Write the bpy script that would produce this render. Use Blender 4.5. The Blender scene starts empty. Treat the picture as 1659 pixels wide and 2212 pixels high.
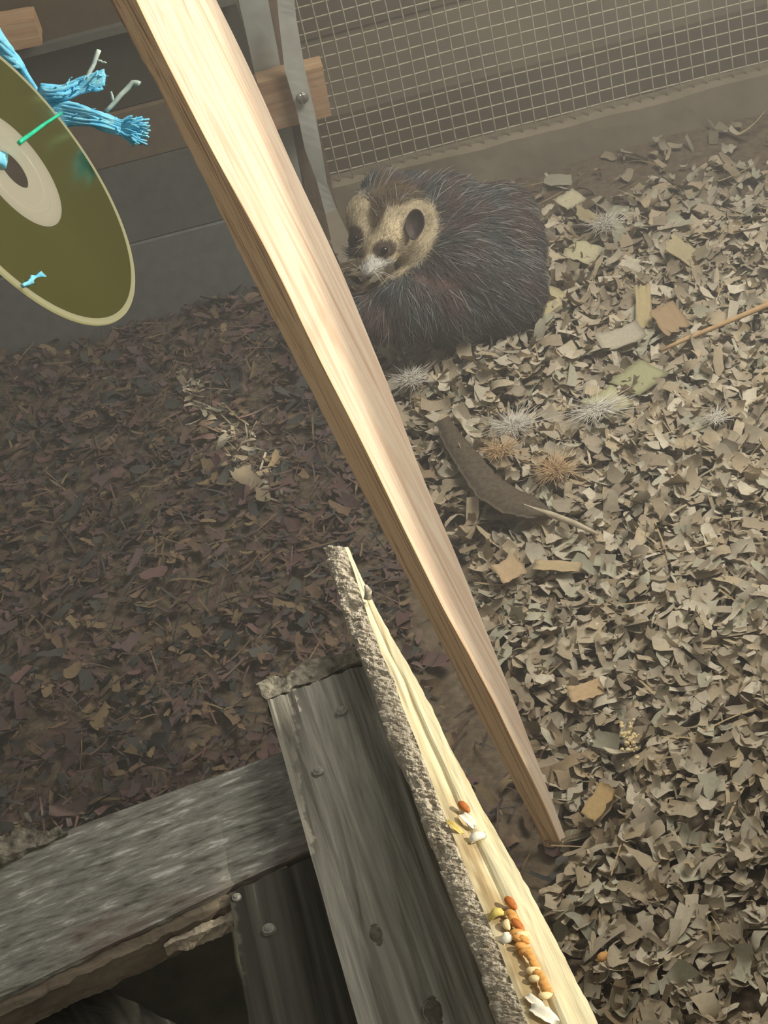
import bpy, bmesh, math, random
import numpy as np
from mathutils import Vector, Matrix, noise

random.seed(7)
rng = np.random.default_rng(7)
scene = bpy.context.scene
COL = scene.collection

# ------------------------------------------------------------------ camera
F, PITCH, ROLL, H = 4000.0, math.radians(38), math.radians(14.5), 1.3
W_PX, H_PX = 1659, 2212
cF = Vector((0, math.cos(PITCH), -math.sin(PITCH)))
_R = Vector((1, 0, 0))
_U = Vector((0, math.sin(PITCH), math.cos(PITCH)))
cR = _R * math.cos(ROLL) - _U * math.sin(ROLL)
cU = _R * math.sin(ROLL) + _U * math.cos(ROLL)
CAM = Vector((0, 0, H))
cam_data = bpy.data.cameras.new('camera')
cam = bpy.data.objects.new('camera', cam_data)
COL.objects.link(cam)
m = Matrix((cR, cU, -cF)).transposed().to_4x4()
m.translation = CAM
cam.matrix_world = m
cam_data.sensor_fit = 'VERTICAL'
cam_data.sensor_height = 24.0
cam_data.lens = 24.0 * F / H_PX
cam_data.clip_start = 0.05
scene.camera = cam

# ------------------------------------------------------------------ light and exposure
scene.view_settings.view_transform = 'Standard'
scene.view_settings.look = 'None'
scene.view_settings.gamma = 1.0
scene.view_settings.use_curve_mapping = False
scene.view_settings.exposure = 0.0

world = bpy.data.worlds.new('sky')
scene.world = world
world.use_nodes = True
_wt = world.node_tree
_bg = _wt.nodes['Background']
_tc = _wt.nodes.new('ShaderNodeTexCoord')
_sx = _wt.nodes.new('ShaderNodeSeparateXYZ')
_wt.links.new(_tc.outputs['Generated'], _sx.inputs[0])
_rp = _wt.nodes.new('ShaderNodeValToRGB')
_mr = _wt.nodes.new('ShaderNodeMapRange')
_mr.inputs[1].default_value = -1.0
_wt.links.new(_sx.outputs[2], _mr.inputs[0])
_wt.links.new(_mr.outputs[0], _rp.inputs[0])
for _k, (_p, _c) in enumerate([(0.0, (.20, .18, .14)), (0.46, (.45, .42, .34)), (0.54, (1.1, 1.06, .96)), (1.0, (1.02, 1.0, .95))]):
    if _k > 1:
        _rp.color_ramp.elements.new(_p)
    _rp.color_ramp.elements[_k].position = _p
    _rp.color_ramp.elements[_k].color = (*_c, 1)
_wt.links.new(_rp.outputs[0], _bg.inputs[0])
_bg.inputs[1].default_value = 0.27

SUN_DIR = Vector((0.8, -0.15, 0.5)).normalized()
sd = bpy.data.lights.new('sun', 'SUN')
sd.energy = 4.4
sd.angle = math.radians(0.8)
sd.color = (1.0, 0.93, 0.78)
sun = bpy.data.objects.new('sun', sd)
sun.rotation_euler = SUN_DIR.to_track_quat('Z', 'Y').to_euler()
sun.location = (3, -1, 3)
COL.objects.link(sun)

def area(name, loc, target, size, power, color, spread=180):
    d = bpy.data.lights.new(name, 'AREA')
    d.energy = power
    d.size = size
    d.color = color
    d.spread = math.radians(spread)
    o = bpy.data.objects.new(name, d)
    o.location = loc
    o.rotation_euler = (Vector(loc) - Vector(target)).to_track_quat('Z', 'Y').to_euler()
    COL.objects.link(o)
    return o
area('right_fill_lamp', (0.90, 1.55, 1.35), (0.42, 1.75, 0.0), 0.7, 16.0, (1.0, 0.96, 0.88), 115)  # added fill lamp that brightens the litter on the right

# ------------------------------------------------------------------ helpers
def ray(px, py):
    return cF + cR * ((px - W_PX / 2) / F) + cU * ((H_PX / 2 - py) / F)

def at(px, py, z):                       # point seen at a pixel, z metres deep
    return CAM + ray(px, py) * z

def ath(px, py, h):                      # point seen at a pixel, lying at height h
    d = ray(px, py)
    return CAM + d * ((h - H) / d.z)

def aty(px, py, y):                      # point seen at a pixel, lying on the plane Y = y
    d = ray(px, py)
    return CAM + d * (y / d.y)

def proj(P):
    q = Vector(P) - CAM
    z = q.dot(cF)
    return W_PX / 2 + F * q.dot(cR) / z, H_PX / 2 - F * q.dot(cU) / z

def lin(r, g, b):
    f = lambda c: (c / 255 / 12.92) if c / 255 <= 0.04045 else ((c / 255 + 0.055) / 1.055) ** 2.4
    return (f(r), f(g), f(b))

def lin4(c):
    return (*lin(*c), 1.0)

def interp(pts, t):
    if t <= pts[0][0]:
        return pts[0][1:]
    for a, b in zip(pts, pts[1:]):
        if t <= b[0]:
            k = (t - a[0]) / (b[0] - a[0])
            return tuple(u + (v - u) * k for u, v in zip(a[1:], b[1:]))
    return pts[-1][1:]

def edge(pts, py):                       # x of a traced polyline at row py, extended past its ends
    if py <= pts[0][1]:
        a, b = pts[0], pts[1]
    elif py >= pts[-1][1]:
        a, b = pts[-2], pts[-1]
    else:
        for a, b in zip(pts, pts[1:]):
            if py <= b[1]:
                break
    return a[0] + (b[0] - a[0]) * (py - a[1]) / (b[1] - a[1])

def fbm(p, s, seed=0.0, octv=3):
    v, a, q = 0.0, 1.0, Vector(p) * s + Vector((seed, seed * 1.7, seed * 0.3))
    for _ in range(octv):
        v += a * noise.noise(q)
        q = q * 2.03
        a *= 0.5
    return v

def mesh_obj(name, verts, faces, mat=None, parent=None, smooth=False, cols=None, frame=None):
    """One mesh object. frame: matrix whose local axes the vertices are expressed in (origin at the object's base)."""
    me = bpy.data.meshes.new(name)
    if frame is not None:
        inv = frame.inverted()
        verts = [inv @ Vector(v) for v in verts]
    me.from_pydata([tuple(v) for v in verts], [], faces)
    if cols is not None:
        ca = me.color_attributes.new('Col', 'FLOAT_COLOR', 'POINT')
        arr = np.ones((len(verts), 4), np.float32)
        arr[:, :3] = np.asarray(cols, np.float32)[:, :3]
        ca.data.foreach_set('color', arr.ravel())
    me.update()
    if smooth:
        me.polygons.foreach_set('use_smooth', [True] * len(me.polygons))
    o = bpy.data.objects.new(name, me)
    if mat:
        me.materials.append(mat)
    COL.objects.link(o)
    if frame is not None:
        o.matrix_world = frame
    if parent is not None:
        o.parent = parent
        o.matrix_parent_inverse = parent.matrix_world.inverted()
    return o

def tag(o, label, cat, group=None, kind=None):
    o['label'] = label
    o['category'] = cat
    if group:
        o['group'] = group
    if kind:
        o['kind'] = kind
    return o

def struct(o):
    o['kind'] = 'structure'
    return o

def empty(name, loc):
    o = bpy.data.objects.new(name, None)
    o.location = loc
    o.empty_display_size = 0.02
    COL.objects.link(o)
    bpy.context.view_layer.update()
    return o

def frame_from(origin, xdir, zhint):
    x = Vector(xdir).normalized()
    y = Vector(zhint).cross(x).normalized()
    z = x.cross(y)
    M = Matrix((x, y, z)).transposed().to_4x4()
    M.translation = origin
    return M

def hexa(name, c, n, mat, parent=None, disp=None, smooth=False, xdir=None):
    """A bent box from 8 corners: c[0..3] top face (far-left, far-right, near-right, near-left), c[4..7] the same below.
    n = cells along length (far to near), width and thickness."""
    c = [Vector(p) for p in c]
    nl, nw, nt = n
    idx, verts, faces = {}, [], []
    cen = sum(c, Vector()) / 8
    def P(i, j, k):
        key = (i, j, k)
        if key in idx:
            return idx[key]
        u, v, w = i / nl, j / nw, k / nt
        top = (c[0] * (1 - v) + c[1] * v) * (1 - u) + (c[3] * (1 - v) + c[2] * v) * u
        bot = (c[4] * (1 - v) + c[5] * v) * (1 - u) + (c[7] * (1 - v) + c[6] * v) * u
        p = top * (1 - w) + bot * w
        if disp:
            p = disp(p, u, v, w, cen)
        idx[key] = len(verts)
        verts.append(p)
        return idx[key]
    for i in range(nl):
        for j in range(nw):
            faces.append((P(i, j, 0), P(i + 1, j, 0), P(i + 1, j + 1, 0), P(i, j + 1, 0)))
            faces.append((P(i, j, nt), P(i, j + 1, nt), P(i + 1, j + 1, nt), P(i + 1, j, nt)))
    for i in range(nl):
        for k in range(nt):
            faces.append((P(i, 0, k), P(i, 0, k + 1), P(i + 1, 0, k + 1), P(i + 1, 0, k)))
            faces.append((P(i, nw, k), P(i + 1, nw, k), P(i + 1, nw, k + 1), P(i, nw, k + 1)))
    for j in range(nw):
        for k in range(nt):
            faces.append((P(0, j, k), P(0, j + 1, k), P(0, j + 1, k + 1), P(0, j, k + 1)))
            faces.append((P(nl, j, k), P(nl, j, k + 1), P(nl, j + 1, k + 1), P(nl, j + 1, k)))
    xd = (c[3] + c[2]) - (c[0] + c[1]) if xdir is None else Vector(xdir)
    up = (c[0] + c[1] + c[2] + c[3]) - (c[4] + c[5] + c[6] + c[7])
    base = (c[4] + c[5] + c[6] + c[7]) / 4
    o = mesh_obj(name, verts, faces, mat, parent, smooth, frame=frame_from(base, xd, up))
    bm = bmesh.new()
    bm.from_mesh(o.data)
    bmesh.ops.recalc_face_normals(bm, faces=bm.faces)
    bm.to_mesh(o.data)
    bm.free()
    return o

def slab_corners(top4, thick, updir=(0, 0, 1)):
    d = Vector(updir).normalized() * thick
    return [Vector(p) for p in top4] + [Vector(p) - d for p in top4]

def rough(amp, s, seed=0.0, stretch=None):
    def f(p, u, v, w, cen):
        d = (p - cen)
        q = Vector(p)
        n1 = Vector((fbm(q, s, seed), fbm(q, s, seed + 11), fbm(q, s, seed + 23)))
        return p + n1 * amp
    return f

def tube_geo(pts, rad, sides=5, verts=None, faces=None):
    verts = [] if verts is None else verts
    faces = [] if faces is None else faces
    pts = [Vector(p) for p in pts]
    base = len(verts)
    n = len(pts)
    rads = rad if isinstance(rad, (list, tuple)) else [rad] * n
    ref = Vector((0.31, 0.22, 0.93))
    for i, p in enumerate(pts):
        t = (pts[min(i + 1, n - 1)] - pts[max(i - 1, 0)]).normalized()
        a = t.cross(ref)
        if a.length < 1e-4:
            a = t.cross(Vector((1, 0, 0)))
        a.normalize()
        b = t.cross(a)
        for k in range(sides):
            an = 2 * math.pi * k / sides
            verts.append(p + (a * math.cos(an) + b * math.sin(an)) * rads[i])
    for i in range(n - 1):
        for k in range(sides):
            a0 = base + i * sides + k
            a1 = base + i * sides + (k + 1) % sides
            faces.append((a0, a1, a1 + sides, a0 + sides))
    faces.append(tuple(base + k for k in range(sides))[::-1])
    faces.append(tuple(base + (n - 1) * sides + k for k in range(sides)))
    return verts, faces

# ------------------------------------------------------------------ materials
def new_mat(name, rough_=0.8, spec=0.2):
    mt = bpy.data.materials.new(name)
    mt.use_nodes = True
    b = mt.node_tree.nodes['Principled BSDF']
    b.inputs['Roughness'].default_value = rough_
    b.inputs['Specular IOR Level'].default_value = spec
    return mt, mt.node_tree, b

def ramp(nt, stops, fac):
    r = nt.nodes.new('ShaderNodeValToRGB')
    while len(r.color_ramp.elements) < len(stops):
        r.color_ramp.elements.new(0.5)
    for e, (p, c) in zip(r.color_ramp.elements, stops):
        e.position = p
        e.color = lin4(c)
    nt.links.new(fac, r.inputs[0])
    return r.outputs[0]

def noise_tex(nt, scale, detail=4, stretch=(1, 1, 1), rough_=0.6, dist=0.0, coord='Object'):
    tc = nt.nodes.new('ShaderNodeTexCoord')
    mp = nt.nodes.new('ShaderNodeMapping')
    mp.inputs['Scale'].default_value = stretch
    nt.links.new(tc.outputs[coord], mp.inputs[0])
    nz = nt.nodes.new('ShaderNodeTexNoise')
    nz.inputs['Scale'].default_value = scale
    nz.inputs['Detail'].default_value = detail
    nz.inputs['Roughness'].default_value = rough_
    nz.inputs['Distortion'].default_value = dist
    nt.links.new(mp.outputs[0], nz.inputs['Vector'])
    return nz.outputs[0]

def bump(nt, b, height, strength, dist=0.002):
    bp = nt.nodes.new('ShaderNodeBump')
    bp.inputs['Strength'].default_value = strength
    bp.inputs['Distance'].default_value = dist
    nt.links.new(height, bp.inputs['Height'])
    nt.links.new(bp.outputs[0], b.inputs['Normal'])

def mix(nt, a, b_, fac, mode='MIX'):
    mx = nt.nodes.new('ShaderNodeMix')
    mx.data_type = 'RGBA'
    mx.blend_type = mode
    if isinstance(fac, float):
        mx.inputs[0].default_value = fac
    else:
        nt.links.new(fac, mx.inputs[0])
    nt.links.new(a, mx.inputs[6])
    if isinstance(b_, tuple):
        mx.inputs[7].default_value = b_
    else:
        nt.links.new(b_, mx.inputs[7])
    return mx.outputs[2]

def wood_mat(name, stops, scale=60, along=0.05, bump_s=0.3, rough_=0.8, blotch=None, dist=0.4, detail=5, bd=0.002, vcol=False):
    """Grain runs along the object's local X."""
    mt, nt, b = new_mat(name, rough_)
    g = noise_tex(nt, scale, detail, (along, 1, 1), 0.62, dist)
    c = ramp(nt, stops, g)
    if blotch:
        n2 = noise_tex(nt, blotch[0], 3, (0.5, 1, 1))
        f2 = nt.nodes.new('ShaderNodeMapRange')
        f2.inputs[1].default_value = blotch[2]
        f2.inputs[2].default_value = blotch[3]
        nt.links.new(n2, f2.inputs[0])
        c = mix(nt, c, lin4(blotch[1]), f2.outputs[0])
    nt.links.new(c, b.inputs['Base Color'])
    if vcol:
        a_ = nt.nodes.new('ShaderNodeAttribute')
        a_.attribute_name = 'Col'
        c = mix(nt, c, a_.outputs[0], 1.0, 'MULTIPLY')
        nt.links.new(c, b.inputs['Base Color'])
    bump(nt, b, g, bump_s, bd)
    return mt

def plain_mat(name, c1, c2, scale=40, rough_=0.85, bump_s=0.2, spec=0.2, stretch=(1, 1, 1), bd=0.002):
    mt, nt, b = new_mat(name, rough_, spec)
    g = noise_tex(nt, scale, 5, stretch)
    nt.links.new(ramp(nt, [(0.3, c1), (0.7, c2)], g), b.inputs['Base Color'])
    bump(nt, b, g, bump_s, bd)
    return mt

def col_mat(name, rough_=0.85, nscale=220, namt=0.25, spec=0.15, transl=0.0):
    mt, nt, b = new_mat(name, rough_, spec)
    at_ = nt.nodes.new('ShaderNodeAttribute')
    at_.attribute_name = 'Col'
    g = noise_tex(nt, nscale, 3)
    c = ramp(nt, [(0.25, (170, 170, 170)), (0.7, (255, 255, 255))], g)
    out = mix(nt, at_.outputs[0], c, namt, 'MULTIPLY')
    nt.links.new(out, b.inputs['Base Color'])
    return mt

M = {}
M['litter_ground'] = plain_mat('litter_ground', (92, 80, 64), (128, 113, 92), 90, 0.95, 0.6, 0.05, bd=0.006)
M['shaving'] = col_mat('shaving', 0.85, 260, 0.35)
M['dark_shaving'] = col_mat('dark_shaving', 0.9, 260, 0.35)
M['fur'] = col_mat('fur', 0.7, 200, 0.1, 0.25)
M['pine'] = wood_mat('pine', [(0.28, (184, 142, 110)), (0.38, (214, 184, 154)), (0.47, (232, 212, 184)), (0.54, (216, 186, 158)), (0.62, (234, 214, 186)), (0.74, (200, 160, 130))], 62, 0.03, 0.10, 0.6, None, 0.9, 4)
M['pine_edge'] = wood_mat('pine_edge', [(0.34, (140, 100, 64)), (0.42, (226, 184, 134)), (0.52, (236, 200, 150)), (0.58, (170, 124, 82)), (0.64, (232, 194, 146)), (0.72, (150, 108, 70))], 210, 0.010, 0.45, 0.75, None, 0.5)
M['split'] = wood_mat('split', [(0.28, (190, 162, 116)), (0.42, (228, 214, 172)), (0.6, (238, 228, 190)), (0.76, (212, 190, 142))], 150, 0.03, 0.35, 0.75, None, 0.5, vcol=True)
M['bark'] = plain_mat('bark', (164, 150, 128), (236, 226, 204), 260, 1.0, 1.0, 0.02, (0.45, 1, 1), 0.006)
M['grey_wood'] = wood_mat('grey_wood', [(0.26, (62, 58, 50)), (0.42, (124, 120, 108)), (0.58, (156, 152, 138)), (0.75, (188, 184, 168))], 95, 0.05, 0.7, 0.9, (7, (122, 96, 84), 0.58, 0.8), 0.6, bd=0.003)
M['grey_rail'] = wood_mat('grey_rail', [(0.28, (84, 80, 72)), (0.45, (136, 133, 122)), (0.58, (158, 155, 143)), (0.70, (216, 214, 202))], 210, 0.22, 0.8, 0.92, (9, (118, 92, 78), 0.56, 0.76), 0.4, bd=0.003)
M['rail_edge'] = wood_mat('rail_edge', [(0.3, (96, 88, 74)), (0.5, (126, 114, 96)), (0.7, (156, 142, 120))], 60, 0.05, 0.6, 0.92)
M['dark_wood'] = wood_mat('dark_wood', [(0.3, (56, 53, 46)), (0.5, (82, 80, 70)), (0.66, (98, 96, 84)), (0.74, (150, 148, 134))], 70, 0.04, 0.6, 0.92)
M['knot'] = plain_mat('knot', (84, 80, 70), (122, 116, 102), 220, 0.9, 0.4)
M['split_pale'] = plain_mat('split_pale', (160, 146, 124), (206, 192, 168), 160, 0.9, 0.8)
M['shade_fill'] = plain_mat('shade_fill', (98, 97, 84), (122, 120, 104), 30, 0.95, 0.2, 0.1)
M['batten'] = plain_mat('batten', (66, 62, 54), (176, 168, 148), 110, 0.95, 1.0, 0.1, bd=0.005)
M['coop_plank'] = col_mat('coop_plank', 0.92, 60, 0.5)
M['brown_wood'] = wood_mat('brown_wood', [(0.3, (92, 76, 58)), (0.5, (124, 106, 84)), (0.7, (146, 128, 104))], 60, 0.05, 0.4, 0.9)
M['painted'] = plain_mat('painted', (176, 176, 162), (204, 208, 194), 30, 0.6, 0.1, 0.3)
M['flashing'] = plain_mat('flashing', (184, 180, 164), (212, 214, 200), 25, 0.55, 0.1, 0.35)
M['cardboard'] = plain_mat('cardboard', (182, 168, 144), (204, 190, 166), 25, 0.8, 0.1)
M['block'] = wood_mat('block', [(0.3, (168, 130, 94)), (0.5, (198, 160, 120)), (0.7, (212, 180, 142))], 120, 0.05, 0.2, 0.8)
M['metal'] = plain_mat('metal', (140, 138, 126), (196, 192, 176), 400, 0.4, 0.1, 0.5)
M['metal'].node_tree.nodes['Principled BSDF'].inputs['Metallic'].default_value = 0.6
M['nail'] = plain_mat('nail', (116, 113, 102), (160, 156, 142), 300, 0.5, 0.1, 0.5)
M['wire'] = plain_mat('wire', (176, 164, 138), (212, 202, 176), 60, 0.7, 0.1, 0.3)
M['sill'] = plain_mat('sill', (132, 120, 98), (158, 146, 122), 14, 0.95, 0.15, 0.1)
M['back'] = col_mat('back', 0.95, 9, 0.4)
M['mask_plain'] = plain_mat('mask_plain', (104, 92, 76), (130, 116, 96), 8, 0.95, 0.1)
M['rope'] = plain_mat('rope', (84, 184, 230), (160, 230, 250), 160, 0.7, 0.2, 0.3)
M['rope_grey'] = plain_mat('rope_grey', (160, 182, 178), (206, 222, 214), 160, 0.7, 0.2, 0.3)
M['teal'] = plain_mat('teal', (40, 190, 150), (70, 224, 178), 160, 0.4, 0.1, 0.4)
M['vane'] = plain_mat('vane', (74, 64, 50), (108, 96, 78), 200, 0.8, 0.4, 0.2)
M['quill'] = plain_mat('quill', (176, 160, 132), (206, 192, 164), 80, 0.6, 0.1, 0.3)
M['down_white'] = plain_mat('down_white', (222, 214, 196), (240, 234, 220), 80, 0.9, 0.0, 0.1)
M['down_tan'] = plain_mat('down_tan', (206, 172, 128), (226, 200, 160), 80, 0.9, 0.0, 0.1)
M['straw'] = plain_mat('straw', (176, 140, 96), (204, 172, 126), 80, 0.8, 0.1, 0.2)
M['grain_orange'] = plain_mat('grain_orange', (206, 140, 66), (236, 184, 110), 260, 0.5, 0.1, 0.4)
M['grain_brown'] = plain_mat('grain_brown', (168, 92, 36), (204, 128, 62), 260, 0.5, 0.1, 0.4)
M['grain_pale'] = plain_mat('grain_pale', (236, 208, 150), (248, 230, 184), 260, 0.6, 0.1, 0.3)
M['flake_white'] = plain_mat('flake_white', (240, 232, 206), (252, 248, 232), 260, 0.7, 0.1, 0.3)
M['husk'] = plain_mat('husk', (206, 178, 84), (228, 210, 130), 260, 0.6, 0.1, 0.3)
M['eye'] = plain_mat('eye', (16, 13, 11), (22, 18, 15), 50, 0.12, 0.0, 0.6)
M['ear'] = plain_mat('ear', (46, 38, 34), (70, 58, 52), 120, 0.7, 0.1, 0.2)
M['ear_pale'] = plain_mat('ear_pale', (190, 160, 140), (204, 178, 156), 120, 0.7, 0.1, 0.2)
M['nose'] = plain_mat('nose', (190, 150, 144), (206, 170, 162), 120, 0.5, 0.1, 0.3)

# compact disc materials
def disc_material():
    mt, nt, b = new_mat('disc_data', 0.22, 0.5)
    b.inputs['Base Color'].default_value = lin4((160, 163, 104))
    b.inputs['Metallic'].default_value = 0.97
    # the fine circular track makes it shine in wedges
    tg = nt.nodes.new('ShaderNodeTangent')
    tg.direction_type = 'RADIAL'
    tg.axis = 'Z'
    nt.links.new(tg.outputs[0], b.inputs['Tangent'])
    b.inputs['Anisotropic'].default_value = 0.5
    b.inputs['Roughness'].default_value = 0.17
    b.inputs['Thin Film Thickness'].default_value = 480
    b.inputs['Thin Film IOR'].default_value = 1.5
    return mt
M['disc'] = disc_material()
def clear_material(name, tint):
    mt, nt, b = new_mat(name, 0.25, 0.5)
    b.inputs['Base Color'].default_value = lin4(tint)
    tr = nt.nodes.new('ShaderNodeBsdfTranslucent')
    tr.inputs[0].default_value = lin4(tint)
    mx = nt.nodes.new('ShaderNodeMixShader')
    mx.inputs[0].default_value = 0.75
    nt.links.new(b.outputs[0], mx.inputs[1])
    nt.links.new(tr.outputs[0], mx.inputs[2])
    nt.links.new(mx.outputs[0], nt.nodes['Material Output'].inputs['Surface'])
    return mt
M['disc_hub'] = clear_material('disc_hub', (236, 232, 218))
M['disc_rim'] = clear_material('disc_rim', (238, 236, 206))

# ------------------------------------------------------------------ the setting
Y_MESH = ath(1050, 385, 0).y             # plane of the wire mesh wall
Y_LEFT = 2.20                            # plane of the planked wall on the left

def ground(x, y):
    v = 0.012 * noise.noise(Vector((x * 4, y * 4, 1.3))) + 0.006 * noise.noise(Vector((x * 13, y * 13, 4.1)))
    # shavings are heaped in front of the animal and along the right
    v += 0.022 * math.exp(-(((x - 0.17) / 0.10) ** 2 + ((y - 1.88) / 0.07) ** 2))
    v += 0.015 * math.exp(-(((x - 0.45) / 0.25) ** 2 + ((y - 1.4) / 0.4) ** 2))
    v -= 0.012 * math.exp(-(((x - 0.03) / 0.09) ** 2 + ((y - 1.35) / 0.35) ** 2))
    return v

def make_floor():
    nx, ny = 130, 130
    verts, faces = [], []
    for j in range(ny + 1):
        for i in range(nx + 1):
            x = -0.95 + 1.95 * i / nx
            y = 0.45 + (Y_MESH + 0.3 - 0.45) * j / ny
            verts.append((x, y, ground(x, y) - 0.004))
    for j in range(ny):
        for i in range(nx):
            a = j * (nx + 1) + i
            faces.append((a, a + 1, a + nx + 2, a + nx + 1))
    return struct(mesh_obj('floor', verts, faces, M['litter_ground'], smooth=True))
make_floor()

def box_geo(lo, hi, verts, faces, cols=None, col=None):
    b = len(verts)
    for z in (lo[2], hi[2]):
        for y in (lo[1], hi[1]):
            for x in (lo[0], hi[0]):
                verts.append((x, y, z))
                if cols is not None:
                    cols.append(col)
    faces += [(b, b + 2, b + 3, b + 1), (b + 4, b + 5, b + 7, b + 6), (b, b + 1, b + 5, b + 4), (b + 2, b + 6, b + 7, b + 3),
              (b, b + 4, b + 6, b + 2), (b + 1, b + 3, b + 7, b + 5)]

# planked back wall seen through the mesh
def make_back_wall():
    v, f, c = [], [], []
    z = -0.02
    yb = Y_MESH + 0.14
    tones = [(138, 124, 100), (166, 152, 126), (140, 126, 104), (172, 158, 132), (146, 132, 110), (164, 150, 126), (142, 128, 108), (158, 144, 120)]
    for k, t in enumerate(tones):
        hgt = 0.105 + 0.02 * (k % 3)
        box_geo((-0.2, yb + 0.004 * (k % 2), z), (1.5, yb + 0.03, z + hgt), v, f, c, lin(*t))
        z += hgt
    box_geo((-0.2, yb + 0.03, -0.02), (1.5, yb + 0.04, z), v, f, c, lin(100, 86, 68))
    return struct(mesh_obj('wall_back', v, f, M['back'], cols=c))
make_back_wall()

# planked wall on the left: rows of boards of different ages
def make_left_wall():
    v, f, c = [], [], []
    XE = aty(508, 0, Y_LEFT).x
    def hz(px, py):
        return aty(px, py, Y_LEFT).z
    seams = [-0.02, hz(300, 525), hz(300, 348), hz(300, 236), hz(300, 48), hz(300, 48) + 0.14, hz(300, 48) + 0.30]
    tones = [(124, 125, 116), (110, 110, 100), (126, 110, 88), (76, 72, 60), (108, 92, 68), (120, 108, 88)]
    for k, t in enumerate(tones):
        back = 0.0 if k in (0, 3) else 0.006
        if k == 3:
            back = 0.016
        box_geo((-1.0, Y_LEFT + back, seams[k]), (XE, Y_LEFT + 0.05, seams[k + 1] - 0.002), v, f, c, lin(*t))
    # ledge along the foot of the upper board
    box_geo((-1.0, Y_LEFT - 0.006, seams[4] - 0.006), (XE, Y_LEFT + 0.02, seams[4] + 0.004), v, f, c, lin(112, 110, 98))
    return struct(mesh_obj('wall_left', v, f, M['coop_plank'], cols=c))
make_left_wall()

# added unseen panel on the right: blocks the sun except through cut openings
def make_sun_mask():
    v, f = [], []
    X0, X1 = 1.0, 1.004
    opens = [(0.25, 0.655, 0.93, 1.094), (0.655, 0.74, 0.93, 1.088), (0.74, 0.85, 0.93, 1.13), (0.85, 1.02, 0.93, 1.10),
             (-0.2, 0.62, 1.35, 2.0)]
    # slanting slot shaped to lay a blade of sun along the leaning pine board
    gl = [(0.60, 0.955), (0.783, 1.019), (0.884, 1.058), (0.996, 1.100), (1.02, 1.04), (1.5, 1.04)]
    gr = [(0.60, 0.957), (0.70, 0.998), (0.778, 1.033), (0.872, 1.076), (0.977, 1.123), (1.059, 1.165), (1.153, 1.213), (1.249, 1.265), (1.352, 1.312), (1.5, 1.39)]
    z = 0.66
    while z < 1.50:
        zm = z + 0.007
        opens.append((interp(gl, zm)[0], interp(gr, zm)[0], z, z + 0.014))
        z += 0.014
    for px, py, a, b in ((440, 860, .030, .050), (490, 935, .032, .056), (540, 1005, .032, .056)):  # holes cut to drop sun patches on the left litter
        P = ath(px, py, 0.006)
        Q = P + SUN_DIR * ((X0 - P.x) / SUN_DIR.x)
        opens.append((Q.y - a, Q.y + a, Q.z - b / 2, Q.z + b / 2))
    ys = sorted({-0.2, 3.0, *[o[0] for o in opens], *[o[1] for o in opens]})
    zs = sorted({0.0, 2.0, *[o[2] for o in opens], *[o[3] for o in opens]})
    for j in range(len(zs) - 1):
        zm = (zs[j] + zs[j + 1]) / 2
        start = None
        for i in range(len(ys)):
            solid = i < len(ys) - 1 and not any(o[0] < (ys[i] + ys[i + 1]) / 2 < o[1] and o[2] < zm < o[3] for o in opens)
            if solid and start is None:
                start = ys[i]
            if not solid and start is not None:
                box_geo((X0, start, zs[j]), (X1, ys[i], zs[j + 1]), v, f)
                start = None
    return struct(mesh_obj('sun_mask_right', v, f, M['mask_plain']))
make_sun_mask()

# wire mesh
def make_mesh_wall():
    v, f = [], []
    x0, x1 = -0.02, 1.0
    z0, z1 = 0.050, 0.60
    sp = 0.0192
    def wob(x, z, k):
        return Vector((0.0012 * noise.noise(Vector((x * 9, z * 9, k))), 0.003 * noise.noise(Vector((x * 5, z * 5, k + 7))),
                       0.0012 * noise.noise(Vector((x * 9, z * 9, k + 3)))))
    n = int((z1 - z0) / sp)
    for i in range(n + 1):
        z = z0 + i * sp
        pts = [Vector((x0 + (x1 - x0) * j / 30, Y_MESH, z)) for j in range(31)]
        tube_geo([p + wob(p.x, p.z, 0) for p in pts], 0.00115, 4, v, f)
    n = int((x1 - x0) / sp)
    for i in range(n + 1):
        x = x0 + i * sp
        pts = [Vector((x, Y_MESH - 0.0012, z0 - 0.005 + (z1 - z0 + 0.005) * j / 18)) for j in range(19)]
        tube_geo([p + wob(p.x, p.z, 0) for p in pts], 0.00115, 4, v, f)
    o = mesh_obj('wire_mesh', v, f, M['wire'], smooth=True, frame=Matrix.Translation((0.4, Y_MESH, 0.05)))
    return tag(o, 'square wire mesh panel closing the wall behind the curled animal', 'wire mesh')
make_mesh_wall()

# dusty sill board under the mesh
def make_sill():
    y0, y1 = Y_MESH - 0.016, Y_MESH + 0.02
    top = 0.056
    c = [(-0.1, y1, top), (1.0, y1, top), (1.0, y0, top), (-0.1, y0, top), (-0.1, y1, -0.02), (1.0, y1, -0.02), (1.0, y0, -0.02), (-0.1, y0, -0.02)]
    o = hexa('sill_board', c, (2, 60, 4), M['sill'], disp=rough(0.0025, 14, 3), xdir=(1, 0, 0))
    return tag(o, 'dusty grey-brown sill board running along the foot of the wire mesh', 'board')
make_sill()

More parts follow.
